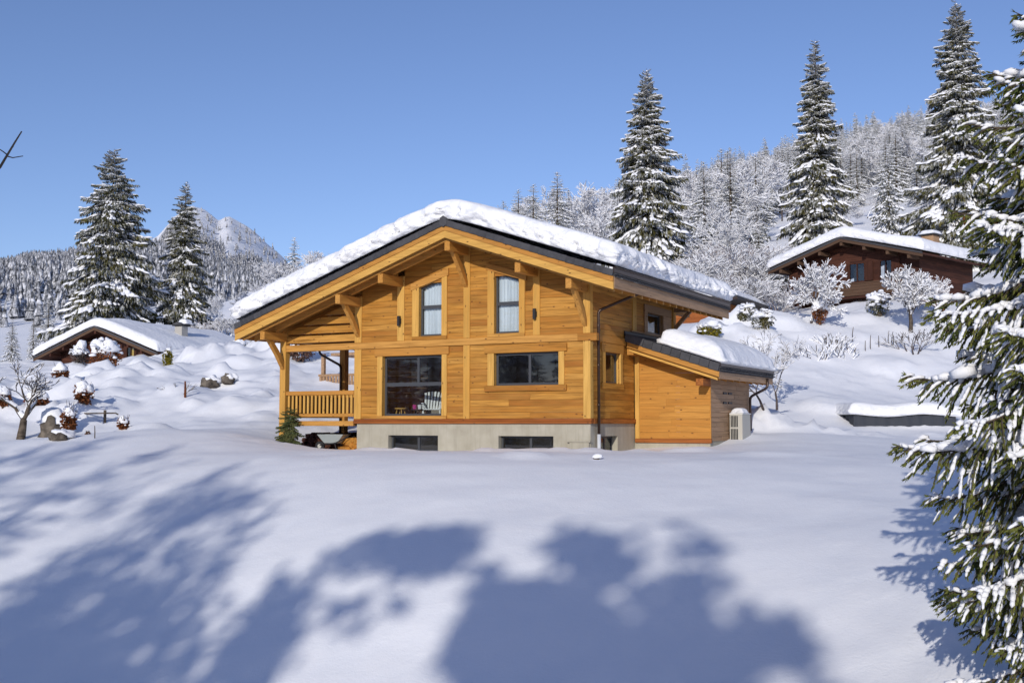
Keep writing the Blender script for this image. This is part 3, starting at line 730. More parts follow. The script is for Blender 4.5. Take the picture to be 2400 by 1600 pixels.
# porch: posts, slatted gable infill, deck, railing
for y0, y1, zz in ((-.10,.17,3.10), (3.60,3.87,3.06), (7.62,7.88,3.06)):
    bar('porch_post', -12.85, -12.58, y0, y1, -.86, zz, M['post2' if y0 < 0 else 'beam2'], H, .012)
    bar('post_footing', -12.95, -12.48, y0-.09, y1+.09, -1.6, -.86, M['concrete'], H, .02)
z0 = 3.02
for k in range(6):
    p = clip_poly([(-12.58,z0),(-9.43,z0),(-9.43,z0+.255),(-12.58,z0+.255)], -SL, 1, 6.86-.71-SL*XR)
    if len(p) > 2: board('gable_log', p, .0, .16, M['plank0'], H)
    z0 += .335
for k in range(40): bar('deck_board', -12.56, -9.32, .11+k*.196, .11+k*.196+.188, .03, .07, M['annex1'], H, .004)
for y in (-.05, 3.70, 7.7): bar('deck_beam', -12.58, -9.43, y, y+.15, -.085, .10 if y < 0 else .028, M['beam0'], H, .01)
for x in (-12.5, -11.5, -10.5): bar('deck_joist', x, x+.1, .15, 3.68, -.06, .025, M['beam1'], H, .006)
def railing(x0, x1, y, par):
    bar('top_rail', x0, x1, y-.05, y+.07, 1.05, 1.21, M['beam0'], par, .012)
    bar('bottom_rail', x0, x1, y-.04, y+.06, .25, .37, M['beam0'], par, .01)
    n = 17; w = (x1-x0-.06)/n; me = cbox_mesh('baluster', .085, .055, .678, .006); me.materials.append(M['post2'])
    for k in range(n): link('baluster', me, None, par, (x0+.03+(k+.5)*w, y+.01, .71))
railing(-12.58, -9.43, .0, H)
bar('side_rail', -12.76, -12.66, .18, 3.6, 1.05, 1.19, M['beam1'], H); bar('side_rail', -12.75, -12.67, .18, 3.6, .22, .34, M['beam1'], H)
for k in range(11): bar('side_panel_board', -12.735, -12.70, .24+k*.305, .24+k*.305+.275, .34, 1.05, M['dark2'], H)  # boards coloured dark to stand for the shade inside the porch
for k in range(9): bar('rear_rail_board', -12.5+k*.36, -12.5+k*.36+.32, 3.70, 3.74, .30, 1.05, M['dark2'], H)
bar('rear_rail', -12.58, -9.4, 3.68, 3.76, 1.05, 1.18, M['beam0'], H)

# gutters and downpipes
def pipe(pts, r, par, name='downpipe', m='metal'):
    P = [Vector(p) for p in pts]; out = [P[0]]
    for i in range(1, len(P)-1):
        a = (P[i-1]-P[i]).normalized(); b = (P[i+1]-P[i]).normalized(); d = min(.13, (P[i-1]-P[i]).length*.4, (P[i+1]-P[i]).length*.4)
        for t in (0,.33,.66,1): out.append((P[i]+a*d)*(1-t)**2 + P[i]*2*t*(1-t) + (P[i]+b*d)*t*t)
    out.append(P[-1]); return MB().tube(out, r, 10).build(name, M[m], par, smooth=True)
dp = pipe([(1.44,1.0,4.62),(1.42,.98,4.30),(.12,.40,3.70),(.12,.40,-.36)], .048, H)
MB().tube([(.12,.40,-.34),(.12,.40,-1.3)], .062, 12).build('pipe_sleeve', M['pvc'], dp, smooth=True)
for z in (3.2, 1.9, .6): MB().tube([(.12,.40,z),(.12,.40,z+.04)], .056, 10).build('pipe_collar', M['metal'], dp)
dp2 = pipe([(-13.75,3.4,3.25),(-13.72,3.4,2.85),(-12.72,3.52,2.35),(-12.72,3.52,-.5)], .05, H)
# wall lamps
for x in (-7.42, -1.98):
    l = MB().box(x-.06, x+.06, -.10, -.036, 3.56, 3.74).build('wall_lamp', M['black'], H)
    MB().box(x-.045, x+.045, -.16, -.06, 3.47, 3.83).build('lamp_tube', M['black'], l)

# lean-to annex
LX, LY0, LY1 = 2.79, 3.76, 8.4; LSL = .335
def zl(x): return 3.14-LSL*x
A = empty('annex', (0,0,0)); A.parent = H
def lroof(poly): return clip_poly(poly, LSL, 1, 3.14-.30)
def aplank(x0, x1, z0, z1):
    p = lroof([(x0,z0),(x1,z0),(x1,z1),(x0,z1)])
    if len(p) > 2: d = random.uniform(-.003,.005); board('annex_plank', p, LY0+d, LY0+d+.04, M['annex0'], A)
rows(.20, LX-.02, -.52, 2.9, .222, [], aplank, .5)
board('corner_post', lroof([(.03,-.52),(.195,-.52),(.195,2.9),(.03,2.9)]), LY0-.02, LY0+.1, M['post2'], A)
bar('corner_trim', LX-.02, LX+.012, LY0-.012, LY0+.05, -.52, 1.85, M['annex0'], A, .004)
bar('base_board', .03, LX+.03, LY0-.05, LY0+.06, -.66, -.522, M['red0'], A); 
def asplank(y0, y1, z0, z1): d = random.uniform(-.003,.005); bar('annex_plank', LX-.04-d, LX-d, y0, y1, z0, z1, M['annex1'], A, .004)
rows(LY0+.05, LY1, -.60, 1.86, .16, [], asplank, .8)
mb = MB(); mb.box(.0, LX-.03, LY0+.03, LY0+.25, -1.7, -.661); mb.box(LX-.25, LX-.03, LY0+.25, LY1, -1.7, -.60); mb.build('annex_plinth', M['concrete'], A)
bar('rear_wall', .05, LX-.05, LY1-.05, LY1, -.6, 1.8, M['annex0'], A)
LE = 3.42; LYF, LYB = 2.86, 9.55
def lpoly(x0, x1, top, bot): return [(x0, zl(x0)-bot), (x1, zl(x1)-bot), (x1, zl(x1)-top), (x0, zl(x0)-top)]
board('roof_deck', lpoly(.04, LE, .03, .27), LYF+.04, LYB, M['slate'], A)
lt_ = cbox_mesh('verge_tile', .345, .12, .27, .008); lt_.materials.append(M['slate'])
LA = math.atan(LSL); tile_row(.05, LE-.01, 1, LYF, zl, LA, 10, lt_, A, -.125); tile_row(.05, LE-.01, 1, LYB, zl, LA, 10, lt_, A, -.125)
ft = cbox_mesh('roof_tile', .40, .30, .025, .004); ft.materials.append(M['slate'])
for r_ in range(5):
    for k in range(21): link('roof_tile', ft, None, A, (.24+r_*.30, LYF+.20+k*.312+(r_ % 2)*.1, zl(.24+r_*.30)-.005), (0, LA-.06, 0))
eave_tiles(LE, zl(LE)-.11, LA, LYF, LYB, A); eave_tiles(LE, zl(LE)-.19, LA, LYF+.15, LYB+.1, A)
snow_guard(LE-.02, zl(LE)-.09, LYF+.02, LYB-.05, A)
board('barge_board', lpoly(.12, LE-.02, .272, .45), LYF-.02, LYF+.05, M['beam0'], A)
board('barge_board', lpoly(.16, LE-.10, .50, .58), LYF+.06, LYF+.12, M['post0'], A)
board('soffit', lpoly(.07, LE-.05, .452, .48), LYF+.05, LYB-.05, M['beam1'], A)
for k in range(9): board('rafter', lpoly(.06, LE-.12, .482, .60), LYF+.35+k*.75, LYF+.43+k*.75, M['beam0'], A)
bar('fascia', LE-.06, LE-.02, LYF+.05, LYB-.05, zl(LE)-.50, zl(LE)-.235, M['annex1'], A)
bar('purlin', LX-.24, LX+.02, LYF+.10, LY0+.0, 1.28, 1.52, M['red1'], A, .01); bar('purlin', .06, .30, LYF+.10, LY0+.1, 2.38, 2.60, M['beam1'], A, .01)
bar('flashing', .003, .05, LYF-.02, LYB, 3.06, 3.22, M['black'], A, .004)
bar('wall_capping', .003, .09, 3.4, 8.05, 3.225, 3.27, M['annex1'], A, .004)
snow_slab('annex_snow', 1.28, LE+.06, LYF+.05, LYB, lambda x, y: zl(x)-.01+.03, .70, A, r=.75, edge=.30, du=.10, seed=31, rough=.17, over=.10, K=6)
for z in (.70, 1.04):
    for y in (5.15, 5.75): bar('wall_vent', LX-.01, LX+.03, y, y+.42, z, z+.07, M['black'], A, .006)
dp3 = pipe([(LE+.02,8.6,zl(LE)-.30),(LE+.02,8.6,1.35),(LX+.1,8.15,1.0),(LX+.1,8.15,-.35)], .05, A)
MB().tube([(LX+.1,8.15,-.33),(LX+.1,8.15,-.9)], .062, 12).build('pipe_sleeve', M['pvc'], A, smooth=True)

# heat pump beside the annex
hp = empty('heat_pump', hw(LX+.05, 5.75, -.88), -HA); tag(hp, 'cream heat pump with slatted grille standing at the annex wall', 'heat pump')
HP0 = Vector((0,0,0))
MB().box(0, .46, 0, 1.0, .22, 1.22).build('casing', M['cream'], hp)
MB().box(-.01, .48, -.01, 1.01, 1.22, 1.25).build('lid', M['white'], hp)
for k in range(5):
    for zz in (.30, .76): MB().box(.04+k*.055, .075+k*.055, -.012, .002, zz, zz+.40).build('grille_slot', M['dark_inside'], hp)
for y in (.1, .8): MB().box(.02, .44, y, y+.1, -.3, .22).build('foot', M['cream'], hp)
snow_slab('heat_pump_snow', .02, .46, .05, .75, lambda x, y: 1.24+0*x, .22, hp, r=.22, edge=.2, du=.05, seed=44, rough=.05)
# ------------------------------------------------------------------ tree generators
def dome(n=7, k=2):
    V = [(0,0,1)]; F3 = []
    for i in range(1, k+1):
        a = math.pi/2*i/k
        for j in range(n): t = 2*math.pi*(j+.5*(i % 2))/n; V.append((math.sin(a)*math.cos(t), math.sin(a)*math.sin(t), math.cos(a)))
    for j in range(n): F3.append((0, 1+j, 1+(j+1) % n))
    for i in range(1, k):
        for j in range(n):
            a, b = 1+(i-1)*n+j, 1+(i-1)*n+(j+1) % n; c, d = a+n, b+n
            F3 += [(a, c, d), (a, d, b)]
    return np.array(V, float), np.array(F3)
DOME = dome(5, 2)
def tubes(p0, p1, r0, r1, n=4):
    p0 = np.asarray(p0, float); p1 = np.asarray(p1, float); r0 = np.asarray(r0, float); r1 = np.asarray(r1, float)
    t = p1-p0; t = t/np.maximum(np.linalg.norm(t, axis=1, keepdims=True), 1e-9)
    a = np.where(np.abs(t[:, 2:3]) < .9, np.array([[0,0,1.]]), np.array([[1.,0,0]]))
    u = np.cross(t, a); u /= np.maximum(np.linalg.norm(u, axis=1, keepdims=True), 1e-9); w = np.cross(t, u)
    m = len(p0); V = np.empty((m, 2*n, 3)); ang = 2*np.pi*np.arange(n)/n
    for k in range(n):
        d = u*math.cos(ang[k]) + w*math.sin(ang[k]); V[:, k] = p0+d*r0[:, None]; V[:, n+k] = p1+d*r1[:, None]
    f = np.array([(k, (k+1) % n, n+(k+1) % n, n+k) for k in range(n)])
    return V.reshape(-1, 3), (f[None]+(np.arange(m)*2*n)[:, None, None]).reshape(-1, 4)
def kite(P, D, N, L, W):
    """leaf blades: base P, direction D, side N, length L, width W -> two triangles each"""
    m = len(P); V = np.empty((m, 4, 3)); V[:, 0] = P
    mid = P + D*(L*.45)[:, None]; V[:, 1] = mid+N*(W*.5)[:, None]; V[:, 2] = P+D*L[:, None]; V[:, 3] = mid-N*(W*.5)[:, None]
    f = np.array([(0,1,2),(0,2,3)]); return V.reshape(-1, 3), (f[None]+(np.arange(m)*4)[:, None, None]).reshape(-1, 3)
def unit(a): return a/np.maximum(np.linalg.norm(a, axis=-1, keepdims=True), 1e-9)

def branch_template(seed, nb=150, nl=26, hang=1.0, snowy=1.0):
    r = np.random.default_rng(seed)
    z = lambda x: .06*x-.62*x*x+.26*x**4
    x = .06+.94*r.random(nb)**.8; w = .34*np.sin(np.pi*np.clip(x*.80+.16, 0, 1))**.8*(1-.75*x**5)
    y = r.uniform(-1, 1, nb)*w; P = np.stack([x, y, z(x)-.30*np.abs(y)+r.normal(0,.010,nb)], 1)
    D = unit(np.stack([.35+.4*r.random(nb), np.sign(y)*.3*r.random(nb)+y*.8, -hang*r.uniform(.45, 1.8, nb)], 1))
    N = unit(np.cross(D, r.normal(0, 1, (nb, 3))))
    L = r.uniform(.10, .26, nb)*(1.1-.5*x); W = L*r.uniform(.20,.36,nb)
    nee = kite(P, D, N, L, W)
    tip = kite(np.array([[.93,0,z(.93)]]), np.array([[.95,0,-.1]]), np.array([[0,1.,0]]), np.array([.13]), np.array([.035]))
    nee = cat([nee, tip])
    k = nl; h = k*5//9; xs = np.concatenate([np.linspace(.20,.98,h)+r.normal(0,.02,h), r.uniform(.30,.95,k-h)]); ys = np.concatenate([r.normal(0,.02,h), r.choice([-1,1],k-h)*r.uniform(.06,.26,k-h)])
    ys = ys*np.where(xs > .8, .45, 1)
    T = np.stack([xs, ys, z(xs)-.30*np.abs(ys)+.004], 1)
    S = np.stack([r.uniform(.055,.12,k), r.uniform(.022,.048,k), r.uniform(.022,.042,k)*snowy], 1)*r.choice([.7,1.0,1.35],k)[:, None]
    V, F = stamp(*DOME, np.zeros((k,3)), S)
    V = V.reshape(k, -1, 3); sl = np.arctan(.06-1.24*xs+1.04*xs**3); c, q = np.cos(sl)[:, None], np.sin(sl)[:, None]
    V = np.stack([V[..., 0]*c-V[..., 2]*q, V[..., 1], V[..., 0]*q+V[..., 2]*c], -1)
    a = np.arctan2(ys*1.4, .6)[:, None]; V = np.stack([V[..., 0]*np.cos(a)-V[..., 1]*np.sin(a), V[..., 0]*np.sin(a)+V[..., 1]*np.cos(a), V[..., 2]], -1)+T[:, None, :]
    return nee, (V.reshape(-1, 3), F)
BT = [branch_template(100+k) for k in range(6)]
BT_LOW = [branch_template(200+k, 44, 12, .8, 1.6) for k in range(5)]
def place_branches(tpl, idx, base, L, az, el, wid=1.0):
    out = []
    for k in range(len(tpl)):
        s = idx == k
        if not s.any(): continue
        V, F = tpl[k]; n = s.sum(); l = L[s][:, None]
        P = V[None]*np.stack([l, l*wid, l], -1).reshape(n, 1, 3)
        ce, se = np.cos(el[s])[:, None], np.sin(el[s])[:, None]
        x = P[..., 0]*ce-P[..., 2]*se; z = P[..., 0]*se+P[..., 2]*ce
        c, q = np.cos(az[s])[:, None], np.sin(az[s])[:, None]
        P = np.stack([x*c-P[..., 1]*q, x*q+P[..., 1]*c, z], -1)+base[s][:, None, :]
        out.append((P.reshape(-1, 3), (F[None]+(np.arange(n)*len(V))[:, None, None]).reshape(-1, 3)))
    return cat(out)
def spruce_mesh(seed, Hh, Rr, step=.41, per=7, tpl=None, power=.80, low=.05, snow_keep=.95, ragged=.36):
    """returns meshes of trunk, crown and snow, base at the origin"""
    r = np.random.default_rng(seed); tpl = tpl or BT
    zs = []; z = low*Hh
    while z < Hh*.985:
        zs.append(z); z += step*(.55+.6*(1-z/Hh))*r.uniform(.8,1.2)
    base = []; L = []; az = []; el = []
    for z in zs:
        f = z/Hh; n = per if f < .8 else max(4, per-1); a0 = r.random()*6.28
        for k in range(n):
            l = Rr*(1-f)**power*r.uniform(1-ragged, 1+ragged*.5)+.18
            if f < .15: l *= .75+1.6*f
            if r.random() < .06: l *= .6
            base.append((0,0,z+r.normal(0,.16))); L.append(l); az.append(a0+6.28*(k+r.uniform(-.3,.3))/n); el.append(np.interp(f, [0,.35,.8,1], [-.34,-.18,.14,.75])+r.normal(0,.14))
    base = np.array(base); L = np.array(L); az = np.array(az); el = np.array(el); idx = r.integers(0, len(tpl), len(L))
    cr = place_branches([t[0] for t in tpl], idx, base, L, az, el)
    topk = kite(np.array([[0,0,Hh*.95]]*3), np.array([[0,0,1.]]*3), np.array([[1.,0,0],[0,1.,0],[.7,.7,0]]), np.array([Hh*.05]*3), np.array([.10]*3))
    cr = cat([cr, topk])
    s = r.random(len(L)) < snow_keep; s[0] = True
    sn = place_branches([t[1] for t in tpl], idx[s], base[s], L[s], az[s], el[s])
    cap = stamp(*DOME, np.array([[0,0,Hh*.955],[.04,0,Hh*.985]]), np.array([[.14,.14,.16],[.08,.08,.12]]))
    sn = cat([sn, cap])
    tr = MB().tube([(0,0,-.6),(0,0,Hh*.4),(0,0,Hh*.8),(0,0,Hh)], [.014*Hh, .010*Hh, .004*Hh, .008], 8)
    tm = bpy.data.meshes.new('trunk'); tm.from_pydata(tr.v, [], tr.f)
    return tm, mesh_arr('crown', *cr), mesh_arr('snow_load', *sn, True)
def tree_obj(name, meshes, mats, names, loc, rz, label, cat_, group=None, sz=1.0):
    e = empty(name, loc, rz); tag(e, label, cat_, group)
    if sz != 1.0: e.scale = (sz, sz, sz) if not hasattr(sz, '__len__') else sz
    for me, m, nme in zip(meshes, mats, names): link(nme, me, M[m], e)
    return e
SPN = ('trunk', 'crown', 'snow_load')
def on_ground(px, py, Y, dz=-.15):
    p = at(px, py, Y); return (p.x, p.y, gz(p.x, p.y)+dz)
def spruce_at(px, top, Y, rad, seed, label, name='tall_spruce', group=None, need='needle', **kw):
    g = on_ground(px, top, Y, -.3); h = at(px, top, Y).z-g[2]
    return tree_obj(name, spruce_mesh(seed, h, rad, **kw), ('bark', need, 'snow_tree'), SPN, g, 0, label, 'spruce tree', group)
spruce_at(1515, 160, 92, 4.9, 11, 'tall snow-laden spruce rising behind the roof of the honey-coloured chalet')
spruce_at(1910, 92, 98, 4.2, 12, 'tall slender spruce with pointed top behind the gable of the dark brown chalet')
spruce_at(2240, 2, 92, 5.4, 13, 'tallest broad spruce behind the chimney of the dark brown chalet')
spruce_at(268, 348, 104, 6.3, 14, 'large broad spruce with dark open branches behind the shingled chalet', ragged=.38, power=.72, snow_keep=.6, step=.5)
spruce_at(436, 424, 108, 4.2, 15, 'narrow dark spruce with a bare thin tip beside the large broad spruce', ragged=.4, power=.9, snow_keep=.55)
spruce_at(2080, 352, 118, 3.0, 16, 'mid-sized snowy spruce standing between the two tall spruces behind the dark brown chalet', tpl=BT_LOW, step=.5)
spruce_at(690, 556, 150, 2.2, 17, 'lone small spruce above the frosted shrubs behind the porch side of the roof', tpl=BT_LOW, step=.55)
LOWS = [spruce_mesh(300+k, 14, 2.5, .60, 6, BT_LOW, .80, .03, .97, .35) for k in range(3)] + [spruce_mesh(310+k, 14, 2.0, .60, 6, BT_LOW, .85, .03, .98, .3) for k in range(2)]
for me3 in LOWS:
    for me_, m_ in zip(me3, ('bark','needle','snow_tree')): me_.materials.append(M[m_])
def low_spruce(px, top, Y, k, label, group, name='snowy_spruce', wide=1.5, tall=13.):
    if Y > 125:      # stand it where its tip reaches the pixel at a natural height
        ys = np.arange(125, 400, 4.); d = at(px, top, 1.0); hs = d.z*ys-terr(d.x*ys, ys); Y = float(ys[np.argmin(np.abs(hs-tall))])
    p = at(px, top, Y); z = gz(p.x, p.y); h = p.z-z
    return tree_obj(name, LOWS[k % 5], ('bark','needle','snow_tree'), SPN, (p.x, p.y, z-.2), random.uniform(0, 6.28), label, 'spruce tree', group, (h/14*wide, h/14*wide, h/14))
for (px, top, Y, k, lab) in ((1215,440,260,0,'thin frosted spruce just above the snowy ridge of the new chalet'),(1250,428,240,1,'rounded frosted spruce in the row above the snowy ridge'),(1306,398,220,2,'tallest frosted spruce in the row above the snowy ridge'),
        (1332,440,205,3,'dark-sided spruce at the foot of the tallest frosted one above the ridge'),(1180,468,300,1,'tiny spruce standing first in the row above the snowy ridge'),(1690,344,230,2,'pointed spruce rising out of the frosted broadleaf trees'),
        (1776,490,112,0,'slim columnar spruce in front of the frosted broadleaf trees'),(30,742,96,2,'small snowy spruce beside the gable of the shingled chalet'),(80,735,104,3,'slender snowy spruce beyond the gable of the shingled chalet'),
        (115,700,112,1,'snowy spruce half hidden by the large broad spruce'),(555,690,120,4,'little spruce beside the narrow dark spruce'),(2300,480,100,3,'snowy spruce under the tallest broad spruce'),(640,640,160,0,'small spruce on the slope beneath the lone one')):
    low_spruce(px, top, Y, k, lab, None)

# frosted broadleaf trees and shrubs
def frosted(seed, Hh, spread=.9, depth=5, stems=1, r0=.10, up=.35, child=(2,3), fan=.75, first=.22, snow=1.0, minr=.010, droop=0.):
    r = np.random.default_rng(seed); P0 = []; P1 = []; R0 = []; R1 = []; LV = []
    def grow(p, d, l, rad, lev):
        n = 3 if lev < depth else 2; q = p; rr = rad
        for k in range(n):
            d = d + Vector(r.normal(0, .14, 3)); d.z += (up if lev < depth-1 else .02-droop)*.12; d.normalize()
            e = q + d*(l/n); r2 = max(minr, rr*.88); P0.append(q); P1.append(e); R0.append(rr); R1.append(r2); LV.append(lev); q = e; rr = r2
            if lev < depth and lev > 0 and k < n-1 and r.random() < .6: side(q, d, l*.6, rr*.6, lev+1)
        if lev < depth:
            for c in range(r.integers(child[0], child[1]+1)): side(q, d, l*r.uniform(.62,.86), rr*r.uniform(.6,.8), lev+1)
    def side(q, d, l, rad, lev):
        v = Vector(r.normal(0, 1, 3)); v -= d*v.dot(d); v.normalize(); a = r.uniform(.4, 1)*fan
        nd_ = (d*math.cos(a)+v*math.sin(a)); nd_.z = nd_.z*.9+.08; grow(q, nd_.normalized(), l, max(minr, rad), lev)
    for s in range(stems):
        a = r.random()*6.28; d = Vector((math.cos(a)*(.5 if stems > 1 else .06)*spread, math.sin(a)*(.5 if stems > 1 else .06)*spread, 1)).normalized()
        grow(Vector((math.cos(a)*.15*(stems > 1), math.sin(a)*.15*(stems > 1), -.2)), d, Hh*first, r0, 0)
    P0 = np.array(P0); P1 = np.array(P1); R0 = np.array(R0); R1 = np.array(R1); LV = np.array(LV)
    zmax = P1[:, 2].max(); f = Hh/zmax; P0 *= f; P1 *= f
    wood_ = mesh_arr('branches', *tubes(P0, P1, R0, R1, 4))
    t = unit(P1-P0); hor = np.sqrt(1-t[:, 2]**2); s = hor > .30
    rs = np.clip(R0*1.25, .020, .11)*(.6+.6*hor)*snow*r.uniform(.6,1.3,len(R0)); off = (np.maximum(R0*.55, .008)+rs*.45)[:, None]*np.array([[0,0,1.]])
    sn = mesh_arr('snow_load', *tubes((P0+off)[s], (P1+off)[s], rs[s], rs[s]*.85, 5), True)
    return wood_, sn
FN = ('branches', 'snow_load')
FR = [frosted(400+k, 11, depth=6, child=(2,3), r0=.16, fan=.8, snow=1.7, minr=.018) for k in range(3)]
SH = [frosted(420+k, 4.0, depth=4, stems=7, r0=.045, first=.3, fan=.7, snow=1.3, minr=.012) for k in range(3)]
for a in FR: a[0].materials.append(M['twig']); a[1].materials.append(M['snow_tree'])
for k, a in enumerate(SH): a[0].materials.append(M['twig_red' if k == 1 else 'twig']); a[1].materials.append(M['snow_tree'])
def frost_at(px, top, Y, k, label, group=None, name='frosted_tree', proto=FR, hh=11., wide=1.0, cat_='tree'):
    p = at(px, top, Y); z = gz(p.x, p.y); s = (p.z-z)/hh
    return tree_obj(name, proto[k % len(proto)], ('twig','snow_tree'), FN, (p.x, p.y, z-.1), random.uniform(0, 6.28), label, cat_, group, (s*wide, s*wide, s))
for (px, top, Y, k, wd) in ((1655,470,112,0,1),(1700,395,125,1,1.1),(1745,372,135,2,1.15),(1800,388,138,0,1.15),(1640,440,140,2,1),(1690,500,104,1,1.1),(1730,520,100,0,1.1),(1770,440,128,2,1),(1395,428,140,1,.8),(1270,440,190,2,1),(1230,460,175,0,1),(1440,480,120,2,1),
        (720,585,150,0,1.2),(745,590,160,2,1.1),(660,610,150,1,1.2),(520,690,130,1,1.1),(590,680,130,2,1.2),(625,660,140,0,1.2),(560,740,118,0,1.2),(505,730,116,2,1.1),(640,700,125,1,1.2),(700,640,135,2,1.2),(1985,470,140,1,1.2),(2030,440,150,2,1.2),(1620,520,110,0,1),(1850,470,130,2,1.1)):
    if px < 900: frost_at(px, top, Y, k, 'frosted bare broadleaf tree in the white woodland past the shingled chalet', 'frosted trees past the shingled chalet', wide=wd)
    elif px < 1500: frost_at(px, top, Y, k, 'frosted bare broadleaf tree among the spruce row above the chalet ridge', 'frosted trees above the ridge', wide=wd)
    elif px < 1900: frost_at(px, top, Y, k, 'frosted bare broadleaf tree in the tangle beside the roof of the honey-coloured chalet', 'frosted trees beside the chalet roof', wide=wd)
    else: frost_at(px, top, Y, k, 'frosted bare broadleaf tree behind the roof of the dark brown chalet', 'frosted trees behind the brown chalet', wide=wd)
for (px, top, Y, k) in ((1650,600,84,0),(1680,585,86,1),(1715,570,88,1),(1750,600,84,0),(1785,590,86,2),(1700,640,78,1),(1740,650,76,0),(1780,640,78,2),(1640,640,76,2),(1665,660,73,0),(1812,655,76,1),(1610,610,84,2),(1760,560,94,1),(1640,560,96,1),(1590,600,90,0)):
    frost_at(px, top, Y, k, 'frosted shrub with reddish twigs in the thicket beside the new chalet roof', 'frosted shrubs in the thicket', 'frosted_shrub', SH, 4.0, 1.5, 'shrub')
for (px, top, Y, k) in ((530,740,104,0),(575,755,100,2),(610,770,96,1),(655,760,98,2),(480,745,106,1),(620,720,112,0)):
    frost_at(px, top, Y, k, 'frosted shrub on the slope beyond the shingled chalet roof', 'frosted shrubs beyond the shingled roof', 'frosted_shrub', SH, 4.0, 1.6, 'shrub')

# woodland on the hillside: the nearest trees one by one, the rest as one mass
random.seed(4); spots = []
for k in range(4300):
    Y = 120+310*random.random()**.75; px = random.uniform(1060, 3300); p = at(px, 500, Y); x = p.x
    spots.append((Y, x, px))
spots.sort()
taken = []; nind = 0; T = []; HH = []
for Y, x, px in spots:
    gap = 3.2 if Y < 220 else 3.8
    if px < 1600 and random.random() < .6: continue
    if px < 1440 and Y < 300: continue
    clear = fbm(np.array([x*.02]), np.array([Y*.02]), seed=90)[0]
    if Y < 215 and 1780 < px < 2150 and clear > -.12: continue          # open snowy clearing
    if any(abs(a-x) < gap and abs(b-Y) < gap for a, b in taken[-400:]): continue
    taken.append((x, Y))
    if nind < 170 and Y < 300 and px < 2560:
        nind += 1; z = gz(x, Y); conif = random.random() < .62
        if conif: tree_obj('hillside_spruce', LOWS[nind % 5], ('bark','needle','snow_tree'), SPN, (x, Y, z-.3), random.uniform(0, 6.28), 'snow-covered spruce in the hillside wood above the chalets', 'spruce tree', 'spruces of the hillside wood', (lambda q: (q*1.5, q*1.5, q))(random.uniform(.55, .9)))
        else: tree_obj('hillside_broadleaf', FR[nind % 3], ('twig','snow_tree'), FN, (x, Y, z-.3), random.uniform(0, 6.28), 'frosted leafless tree in the hillside wood above the chalets', 'tree', 'leafless trees of the hillside wood', random.uniform(.65, 1.0))
    else: T.append((x, Y)); HH.append(random.uniform(8, 16))
T = np.array(T)
def forest_instances(name, T, sizes, protos, label, cat_):
    """a far wood: points that carry copies of a few trees"""
    pc = bpy.data.collections.new('far_tree_kinds')
    for k, (crown, snow) in enumerate(protos):
        def arr(me):
            v = np.empty(len(me.vertices)*3, np.float32); me.vertices.foreach_get('co', v); f = np.empty(len(me.loops), np.int32); me.loops.foreach_get('vertex_index', f)
            return v.reshape(-1, 3), f.reshape(-1, len(me.polygons[0].vertices))
        a, b = arr(crown), arr(snow)
        if a[1].shape[1] != b[1].shape[1]: a, b = [(v, f if f.shape[1] == 3 else np.concatenate([f[:, :3], f[:, [0,2,3]]])) for v, f in (a, b)]
        V, F = cat([a, b]); me = mesh_arr('far_tree_kind', V, F, False); me.materials.append(crown.materials[0]); me.materials.append(snow.materials[0])
        me.polygons.foreach_set('material_index', np.concatenate([np.zeros(len(a[1]), np.int32), np.ones(len(b[1]), np.int32)]))
        pc.objects.link(bpy.data.objects.new('far_tree_kind', me))
    me = bpy.data.meshes.new(name); me.from_pydata([tuple(t) for t in T], [], [])
    at_ = me.attributes.new('size', 'FLOAT', 'POINT'); at_.data.foreach_set('value', np.asarray(sizes, np.float32))
    o = link(name, me); tag(o, label, cat_, kind='stuff')
    ng = bpy.data.node_groups.new(name, 'GeometryNodeTree'); ng.interface.new_socket('Geometry', in_out='INPUT', socket_type='NodeSocketGeometry'); ng.interface.new_socket('Geometry', in_out='OUTPUT', socket_type='NodeSocketGeometry')
    n = ng.nodes; gi = n.new('NodeGroupInput'); go = n.new('NodeGroupOutput'); ip = n.new('GeometryNodeInstanceOnPoints'); ci = n.new('GeometryNodeCollectionInfo')
    ci.inputs['Collection'].default_value = pc; ci.inputs['Separate Children'].default_value = True; ci.inputs['Reset Children'].default_value = True
    ip.inputs['Pick Instance'].default_value = True
    rv = n.new('FunctionNodeRandomValue'); rv.data_type = 'FLOAT_VECTOR'; rv.inputs[1].default_value = (.06, .06, 6.28); na = n.new('GeometryNodeInputNamedAttribute'); na.data_type = 'FLOAT'; na.inputs[0].default_value = 'size'
    ri = n.new('FunctionNodeRandomValue'); ri.data_type = 'INT'; ri.inputs[4].default_value = 0; ri.inputs[5].default_value = len(protos)-1
    L = ng.links.new; L(gi.outputs[0], ip.inputs['Points']); L(ci.outputs[0], ip.inputs['Instance']); L(rv.outputs[0], ip.inputs['Rotation']); L(na.outputs[0], ip.inputs['Scale']); L(ri.outputs[2], ip.inputs['Instance Index']); L(ip.outputs[0], go.inputs[0])
    md = o.modifiers.new('trees', 'NODES'); md.node_group = ng
    return o
forest_instances('hillside_forest', np.stack([T[:, 0], T[:, 1], terr(T[:, 0], T[:, 1])-.5], 1), np.array(HH)/14, [(m3[1], m3[2]) for m3 in LOWS[:3]] + [(FR[1][0], FR[1][1])], 'frosted forest along the crest of the hillside', 'forest')
